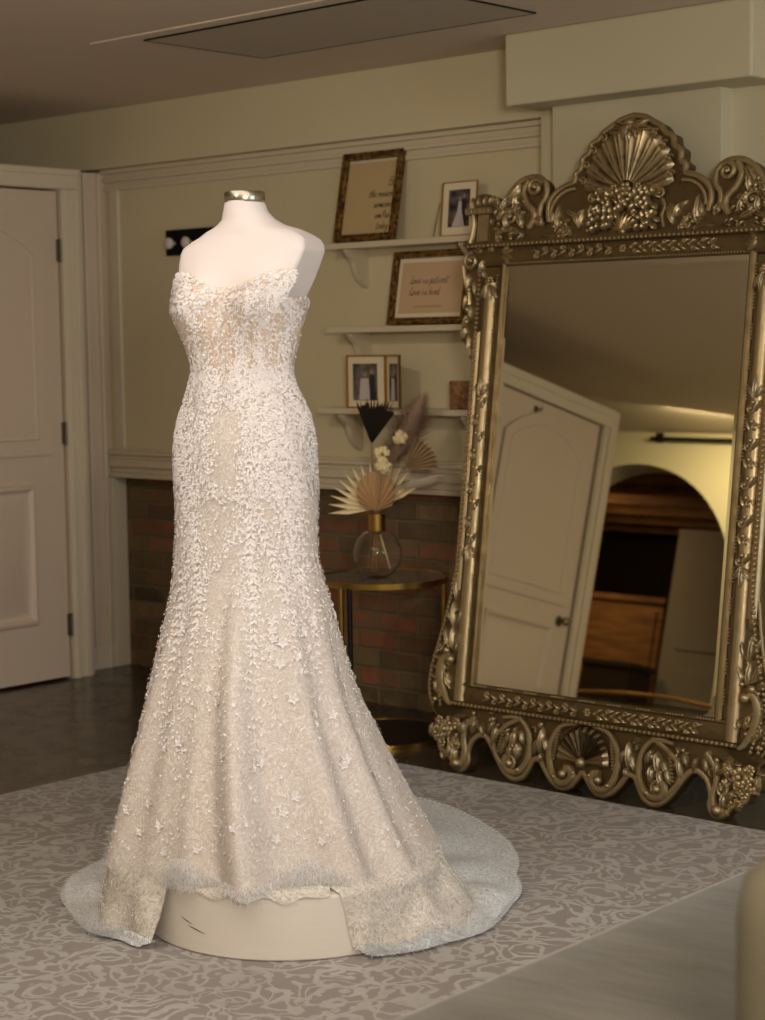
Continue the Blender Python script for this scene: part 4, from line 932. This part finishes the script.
# pen strokes for the handwriting, each letter in a box of x-height 1
LT = {'B': [[(0, 0), (.1, 1.9)], [(.1, 1.9), (.7, 1.8), (.7, 1.2), (.15, 1.0), (.8, .9), (.8, .1), (0, 0)]], 'L': [[(.5, 1.9), (.2, 1.7), (.25, .6), (0, .1), (.5, .2), (.9, 0)]],
 'e': [[(0, .4), (.5, .6), (.4, 1), (.1, .8), (.1, .2), (.4, 0), (.8, .3)]], 't': [[(.3, 1.7), (.15, .2), (.4, 0), (.7, .2)], [(0, 1.15), (.65, 1.2)]], 'h': [[(.1, .3), (.4, 1.6), (.25, 1.9), (.1, 1.5), (0, 0)], [(.05, .6), (.35, 1), (.5, .7), (.45, .1), (.8, .15)]],
 'r': [[(0, 0), (.1, .9), (.3, .8), (.5, 1), (.5, .2), (.8, .1)]], 'a': [[(.5, .9), (.15, .9), (0, .3), (.3, 0), (.5, .4), (.55, .95), (.5, .2), (.8, .1)]], 's': [[(0, .2), (.4, 1), (.5, .3), (.2, 0), (.05, .2)], [(.5, .15), (.8, .2)]],
 'o': [[(.3, 1), (0, .6), (.15, 0), (.5, .2), (.5, .8), (.3, 1), (.8, .8)]], 'n': [[(0, 0), (.1, .9), (.1, .4), (.35, 1), (.5, .7), (.5, .1), (.8, .15)]], 'm': [[(0, 0), (.1, .9), (.1, .4), (.3, 1), (.4, .1), (.6, .95), (.75, .6), (.75, .1), (1, .15)]],
 'i': [[(0, .3), (.2, .95), (.2, .1), (.5, .15)], [(.25, 1.35), (.28, 1.42)]], 'l': [[(0, .3), (.4, 1.6), (.3, 1.9), (.15, 1.5), (.15, .2), (.5, .1)]], 'd': [[(.5, .9), (.1, .8), (.05, .1), (.4, .1), (.7, 1.9), (.5, .2), (.8, .1)]],
 'y': [[(0, .9), (.1, .3), (.4, .4), (.55, .95), (.45, -.6), (.2, -.9), (.1, -.5), (.8, .2)]], 'v': [[(0, .9), (.25, 0), (.5, .9), (.8, .8)]], 'p': [[(.1, .9), (.0, -.9)], [(.05, .5), (.4, 1), (.55, .5), (.1, .1), (.8, .15)]], 'k': [[(0, 0), (.2, 1.9)], [(.6, .95), (.1, .5), (.6, 0), (.85, .1)]]}
def write(b, text, u, v, xh, right=False, pen=.0011, slant=.25, w=.0):
    adv = .86; W_ = sum(.6 if ch_ == ' ' else adv for ch_ in text)*xh
    x = u-W_ if right else u
    for ch_ in text:
        if ch_ != ' ':
            for st in LT[ch_]:
                pts_ = catmull(st, 4) if len(st) > 2 else st
                b.tube([(x+(p[0]+slant*p[1])*xh, v+p[1]*xh, w) for p in pts_], pen, 4, True, .4, (0, 0, 1))
            x += adv*xh
        else: x += .6*xh
def picture(name, x, z, w, h, lean_, border, depth, mf, mc, label, mount=None, beadr=0, yb=None):
    # leans back against the wall: top edge touches it
    yb = yb if yb is not None else SF-h*sin(lean_)-.003
    xf = leanx(x, yb-.0*depth, z, lean_); r = thing(name, (x, yb, z), label, 'picture')
    b = MB(xf)
    for (a, c_) in (((-w/2, 0), (w/2, border)), ((-w/2, h-border), (w/2, h)), ((-w/2, border), (-w/2+border, h-border)), ((w/2-border, border), (w/2, h-border))):
        b.box((a[0], a[1], 0), (c_[0], c_[1], depth)); 
    ins = border*.62
    fo = b.build('frame', mf, r, smooth=False, bevel=.003)
    if beadr:
        c = MB(xf); beads(c, [(-w/2+border*.5, border*.5), (w/2-border*.5, border*.5), (w/2-border*.5, h-border*.5), (-w/2+border*.5, h-border*.5), (-w/2+border*.5, border*.5)], beadr*2.6, beadr, depth); c.build('frame_beading', M_gold, fo)
    MB(xf).box((-w/2+border, border, .001), (w/2-border, h-border, .004)).build('print', mc, r, smooth=False)
    return r, xf
pr1, xf = picture('framed_print', -4.605, 1.752, .300, .335, .20, .026, .022, M_frame, M_paper, 'tall dark gold framed handwritten verse leaning on the topmost shelf', beadr=.0022)
for i, (s_, uu) in enumerate((('Be', .115), ('the reason', .112), ('someone', .110), ('smiles', .108), ('today', .106))): b = MB(xf); write(b, s_, uu-.002, .205-i*.040, .0140 if i else .017, True, .0011, .25, .0052); b.build('handwriting_line', M_ink, pr1, smooth=False)
pr3, xf = picture('framed_print', -4.325, 1.444, .370, .268, .18, .024, .022, M_frame, M_mount, 'wide gold beaded framed pink verse leaning on the middle shelf', beadr=.0035)
MB(xf).box((-.145, .042, .004), (.148, .228, .0055)).build('verse_card', M_paper2, pr3, smooth=False)
for t_x, v_ in (('Love is patient', .150), ('Love is kind', .108)): b = MB(xf); write(b, t_x, -.100, v_, .0145, False, .0010, .25, .0065); b.build('handwriting_line', M_ink, pr3, smooth=False)
b = MB(xf)
for k in range(22): b.box((-.07+k*.006, .064, .0056), (-.067+k*.006, .067, .0062))
b.build('small_print', M_ink, pr3, smooth=False)
def couple(b_parent, xf, u0, v0, w, h, flip=1):
    p = MB(xf).box((u0, v0, .002), (u0+w, v0+h, .004)).build('photo', M_pd, b_parent, smooth=False)
    b = MB(xf); cxx = u0+w*.5
    b.mi = 0; b.prism([(cxx-w*.30*flip, v0+.01*h), (cxx+w*.30*flip, v0+.01*h), (cxx+w*.14*flip, v0+h*.45), (cxx+w*.12*flip, v0+h*.68), (cxx-w*.02*flip, v0+h*.68), (cxx-w*.06*flip, v0+h*.42)], .0041, .0046, 2)
    b.mi = 1; b.prism([(cxx+w*.12*flip, v0+.02*h), (cxx+w*.36*flip, v0+.02*h), (cxx+w*.36*flip, v0+h*.74), (cxx+w*.14*flip, v0+h*.74)], .0041, .0045, 2)
    b.mi = 2; 
    for du, dv in ((.05, .75), (.24, .82)): b.prism([(cxx+w*du*flip+w*.07*cos(k*pi/4), v0+h*dv+h*.06*sin(k*pi/4)) for k in range(8)], .0042, .0048, 2)
    b.build('photo_figures', [M_pl, M_pk, M_ps], p, smooth=False)
def wireframe(r, xf, w, h, th=.003):
    b = MB(xf)
    for (a, c_) in (((0, 0), (w, th)), ((0, h-th), (w, h)), ((0, th), (th, h-th)), ((w-th, th), (w, h-th))): b.box((a[0], a[1], 0), (c_[0], c_[1], .008))
    f = b.build('frame', M_gold, r, smooth=False); MB(xf).box((th, th, .001), (w-th, h-th, .002)).build('glass_mount', M_mount, r, smooth=False); return f
r = thing('photo_frame', (-4.15, 5.03, 1.75), 'small thin brass framed wedding photo standing on the topmost shelf', 'photo frame')
xf = leanx(-4.235, 5.035, 1.751, .10); wireframe(r, xf, .158, .190); couple(r, xf, .030, .032, .095, .130, 1)
MB().tube([(-4.238, 5.035, 1.87), (-4.245, 5.02, 1.80), (-4.255, 5.015, 1.752)], .002, 6).tube([(-4.232, 5.05, 1.85), (-4.20, 5.10, 1.752)], .002, 6).build('easel_leg', M_gold, r)
r = thing('folding_photo_frame', (-4.55, 5.03, 1.142), 'hinged brass double photo frame standing open on the lowest shelf', 'photo frame')
def rotx(x, y, z, a): return lambda u, v, w=0: (x+u*cos(a)+w*sin(a), y+u*sin(a)-w*cos(a), z+v)
xa = rotx(-4.684, 5.02, 1.143, .0); lf = MB(xa)
def leafframe(xf, w, h, nm):
    b = MB(xf); th = .005
    for (a, c_) in (((0, 0), (w, th)), ((0, h-th), (w, h)), ((0, th), (th, h-th)), ((w-th, th), (w, h-th))): b.box((a[0], a[1], 0), (c_[0], c_[1], .010))
    f = b.build('frame_leaf', M_gold, r, smooth=False); MB(xf).box((th, th, .001), (w-th, h-th, .002)).build('glass_mount', M_mount, f, smooth=False); return f
f1 = leafframe(xa, .195, .195, 'a'); f2 = leafframe(rotx(-4.488, 5.02, 1.143, -.46), .135, .195, 'b')
def couple2(f, xf, u0, v0, w, h):
    b = MB(xf); b.box((u0, v0, .002), (u0+w, v0+h, .004)); b.mi = 1
    cxx = u0+w*.45; b.prism([(cxx-w*.2, v0+.02*h), (cxx+w*.25, v0+.02*h), (cxx+w*.2, v0+h*.6), (cxx-w*.12, v0+h*.6)], .004, .0046, 2)
    b.mi = 2; b.prism([(cxx+w*.27, v0+.02*h), (cxx+w*.48, v0+.02*h), (cxx+w*.45, v0+h*.7), (cxx+w*.25, v0+h*.7)], .004, .0045, 2)
    b.mi = 3
    for du, dv in ((.05, .70), (.33, .78)): b.prism([(cxx+w*du+w*.08*cos(k*pi/4), v0+h*dv+h*.07*sin(k*pi/4)) for k in range(8)], .0042, .0048, 2)
    b.build('photo', [M_pd, M_pl, M_pk, M_ps], f, smooth=False)
couple2(f1, xa, .030, .028, .120, .135); couple2(f2, rotx(-4.488, 5.02, 1.143, -.46), .030, .028, .075, .135)
b = MB(); b.box((-4.195, 5.02, 1.143), (-4.03, 5.055, 1.243)); blk = tag(b.build('wooden_block', M_block, smooth=False, bevel=.004), 'small carved brown wooden block standing at the end of the lowest shelf', 'block')
# hook rack
r = thing('hook_rack', (-5.5, 5.1, 1.752), 'black wall board with round white knobs behind the dress form shoulder', 'hook rack')
MB().box((-5.765, 5.094, 1.752), (-5.21, 5.114, 1.856)).build('board', M_black, r, smooth=False, bevel=.003)
for x in (-5.71, -5.61, -5.50, -5.39, -5.28):
    k = MB(); k.lathe([(0, -.045), (.014, -.043), (.023, -.034), (.022, -.024), (.010, -.016), (.008, 0)], (x, 5.094, 1.80), 16, 'y'); k.build('knob', M_porc, r)

# ------------------------------------------------------------------ side table, vase and dried stems
TX, TY, TZ, TRd = -4.29, 4.755, .565, .235
t_ = thing('side_table', (TX, TY, 0), 'round glass topped side table with gold rim beside the mirror', 'side table')
MB().lathe([(0, TZ-.010), (TRd-.006, TZ-.010), (TRd-.006, TZ), (0, TZ)], (TX, TY, 0), 64).build('glass_top', M_smoke, t_)
def ring(b, R_, z0, z1, th): b.lathe([(R_, z0), (R_, z1), (R_-th, z1), (R_-th, z0), (R_, z0)], (TX, TY, 0), 64)
b = MB(); ring(b, TRd, TZ-.016, TZ+.003, .006); b.build('top_rim', M_gold, t_)
b = MB(); ring(b, TRd, .0, .015, .004); b.build('base_ring', M_gold, t_)
MB().lathe([(0, 0), (TRd-.005, 0), (TRd-.005, .013), (0, .013)], (TX, TY, 0), 64).build('base_disc', M_dark, t_)
for a in (radians(-86), radians(-77), radians(24)):
    x, y = TX+(TRd-.008)*cos(a), TY+(TRd-.008)*sin(a); MB().tube([(x, y, .01), (x, y, TZ-.012)], .009, 10).build('leg', M_dark if abs(a-radians(-77)) < .01 else M_gold, t_)
VX, VY = -4.298, 4.742
v_ = thing('glass_vase', (VX, VY, TZ), 'round clear glass vase with gold neck on the side table', 'vase')
R_ = .088; zc_ = TZ+.082
prof = [(0, TZ+.002)]+[(R_*sin(a), zc_-R_*cos(a)) for a in np.linspace(.42, 2.80, 24)]; inner = [(max(0, (R_-.004)*sin(a)), zc_-(R_-.004)*cos(a)) for a in np.linspace(2.80, .42, 24)]+[(0, TZ+.008)]
MB().lathe(prof+inner, (VX, VY, 0), 40).build('globe', M_glass, v_)
MB().lathe([(.031, TZ+.160), (.031, TZ+.222), (.027, TZ+.222), (.027, TZ+.160), (.031, TZ+.160)], (VX, VY, 0), 32).build('neck', M_gold, v_, label='gold neck collar')
VR = AR
def VP_(r, z, d=0): return (VX+AR.x*r+AD.x*d, VY+AR.y*r+AD.y*d, z)
def stem(root, r0, z0, r1, z1, d=0, rad=.0022, dep=0.0, x_in=0):
    MB().tube(catmull([VP_(x_in-r0*.0, TZ+.02, d*.3), VP_(x_in*.3, TZ+.20, d*.2), VP_(r0, z0, d), VP_(r1, z1, d)], 5), rad, 6).build('stem', M_stem, root)
def fan(root, r, z, a0, spread, L, n, m, d=0, tooth=.18, fold_=.006, edge=None):
    b = MB(); vs = [VP_(r, z, d)]; fs = []
    for i in range(2*n+1):
        t = i/(2*n); a = a0+spread*(t-.5); LL = L*(edge(t) if edge else 1)*(1 if i % 2 else 1-tooth); dd = d+(fold_ if i % 2 else -fold_)
        vs.append(VP_(r+LL*.3*cos(a), z+LL*.3*sin(a), d+(dd-d)*.4)); vs.append(VP_(r+LL*cos(a), z+LL*sin(a), dd))
    for i in range(2*n): fs.append((0, 1+2*i, 3+2*i)); fs.append((1+2*i, 2+2*i, 4+2*i, 3+2*i))
    b.add(vs, fs); b.build('leaf', m, root, smooth=False, solid=.0012)
def dthing(name, lab, cat): return thing(name, (VX, VY, TZ+.02), lab, cat)
r = dthing('dried_palm', 'dark brown folded palm fan, tallest on the left of the vase', 'dried palm'); stem(r, -.012, .92, -.014, 1.035, .0, .003, x_in=-.02); fan(r, -.014, 1.030, 1.42, 1.0, .165, 15, M_palmd, 0, .14, .009, lambda t: .84+.16*rnd.random()); fan(r, -.012, 1.030, 1.50, .9, .172, 11, M_palmd, .02, .30, .012, lambda t: .8+.2*rnd.random())
r = dthing('dried_palm', 'light brown pleated palm fan held out to the right of the vase', 'dried palm'); stem(r, .04, .88, .105, .945, .01, .002, x_in=.03); fan(r, .105, .945, .66, 1.45, .115, 9, M_palmb, .01, .12, .009)
r = dthing('dried_palm', 'small tan spade shaped palm leaf low at the front of the bouquet', 'dried palm'); stem(r, -.001, .80, 0, .815, -.03, .003); fan(r, .0, .800, 1.58, 2.5, .150, 12, M_palmt, -.03, .03, .008, lambda t: (.42+.58*sin(pi*t)**1.2)*.92)
r = dthing('dried_palm', 'cream spiky cut palm fan spreading to the left above the vase neck', 'dried palm'); stem(r, -.004, .79, -.008, .81, .0, .003, x_in=.01); fan(r, -.005, .805, 2.45, 1.75, .165, 9, M_palmc, -.005, .42, .006)
r = dthing('dried_palm', 'short cream palm tips showing to the right behind the tan leaf', 'dried palm'); stem(r, .004, .79, .008, .81, .01, .003, x_in=-.01); fan(r, .006, .81, .85, .95, .165, 5, M_palmc, .0, .42, .006)
def flower_ball(x, z, R_, lab, d=-.02):
    r = dthing('dried_flower', lab, 'dried flower'); stem(r, x*.4, .85, x, z, d, .0018, x_in=-x*.4); b = MB()
    c0 = Vector(VP_(x, z, d)); 
    for i in range(60):
        v = Vector((rnd.gauss(0, 1), rnd.gauss(0, 1), rnd.gauss(0, .8))).normalized(); b.ball(tuple(c0+v*R_*rnd.uniform(.6, .95)), R_*rnd.uniform(.22, .34), 6, 4)
    b.build('flower_head', M_flow, r)
flower_ball(.086, 1.052, .025, 'upper right round cream dried flower head in the bouquet'); flower_ball(.024, 1.002, .025, 'middle round cream dried flower head beneath the dark palm', -.035); flower_ball(.026, .958, .026, 'lowest round cream dried flower head, above the tan leaf', -.045)
def plume(x0, z0, x1, z1, L, m, lab, d=.02, n=900, wid=.05):
    r = dthing('pampas_plume', lab, 'pampas grass'); stem(r, x0*.5, .86, x0, z0, d, .0018, x_in=.02); b = MB()
    a = Vector(VP_(x0, z0, d)); e = Vector(VP_(x1, z1, d)); ax = (e-a)
    for i in range(n):
        t = rnd.random()**.8; p = a+ax*t; ww = wid*sin(pi*min(1, .15+t*.8)); ph = rnd.random()*6.28; s_ = (AR*cos(ph)+AD*sin(ph)*.6)
        q = p+s_*ww*rnd.uniform(.3, 1)+ax.normalized()*rnd.uniform(.02, .07); side_ = s_.cross(ax).normalized()*.0012
        b.add([p+side_, p-side_, (p+q)/2+ax.normalized()*-.006+side_, (p+q)/2+ax.normalized()*-.006-side_, q], [(0, 1, 3, 2), (2, 3, 4)])
    b.build('plume', m, r, smooth=False, kind='stuff')
plume(.03, .93, .15, 1.16, .2, M_plum, 'soft mauve pampas plume rising to the right behind the flowers', .04, 4200, .13)
plume(.02, .86, .16, .90, .1, M_plumw, 'whitish pampas plume fanning low to the right of the bouquet', .03, 2600, .12)
r = dthing('pale_straw', 'bare pale straw leaning inside the glass vase', 'straw'); MB().tube([VP_(.045, TZ+.03, -.02), VP_(.012, TZ+.15, 0)], .003, 6).build('straw', M_palmc, r)

# ------------------------------------------------------------------ upholstered bench in the right foreground
s_ = thing('upholstered_bench', (-.9, 2.2, 0), 'olive grey velvet upholstered bench in the near right foreground', 'bench')
def rounded(b, x0, x1, y0, y1, z0, z1, r, cr_=.12, pill=.0):
    out = []; 
    for (cx_, cy_, a0) in ((x1-cr_, y1-cr_, 0), (x0+cr_, y1-cr_, pi/2), (x0+cr_, y0+cr_, pi), (x1-cr_, y0+cr_, 1.5*pi)):
        for k in range(9): a = a0+pi/2*k/8; out.append((cx_+cr_*cos(a), cy_+cr_*sin(a), cos(a), sin(a)))
    loops = [[(x-nx*r, y-ny*r, z0) for x, y, nx, ny in out]]
    for k in range(7): a = -pi/2+pi*k/6*1.0; loops.append([(x-nx*r*(1-cos(a)), y-ny*r*(1-cos(a)), (z0+r if a < 0 else z1-r)+r*sin(a)) for x, y, nx, ny in out])
    cx0, cy0 = (x0+x1)/2, (y0+y1)/2
    for f in (.85, .6, .3, .02): loops.append([(cx0+(x-nx*r-cx0)*f, cy0+(y-ny*r-cy0)*f, z1+pill*(1-f*f)) for x, y, nx, ny in out])
    b.grid(loops, closed_v=True); n = len(out); o = len(b.v); b.f.append(tuple(range(o-n, o))); b.f.append(tuple(range(o-n*len(loops), o-n*len(loops)+n))); b.m += [0, 0]
b = MB(); rounded(b, -1.66, -.55, 1.35, 3.05, .12, .45, .03, .10, .01); b.build('seat', M_velvet, s_)
bo = MB(); bo.lathe([(0, .462), (.06, .462), (.095, .48), (.10, .51), (.10, .74), (.092, .785), (.06, .81), (0, .815)], (-.95, 1.77, 0), 40)
tag(bo.build('bolster_cushion', M_cream), 'cream round bolster cushion standing on the bench, blurred at the right edge', 'cushion')
for x, y in ((-1.55, 1.5), (-.7, 1.5), (-1.55, 2.9), (-.7, 2.9)): MB().tube([(x, y, .01), (x, y, .12)], [.018, .026], 10).build('leg', M_woodd, s_)
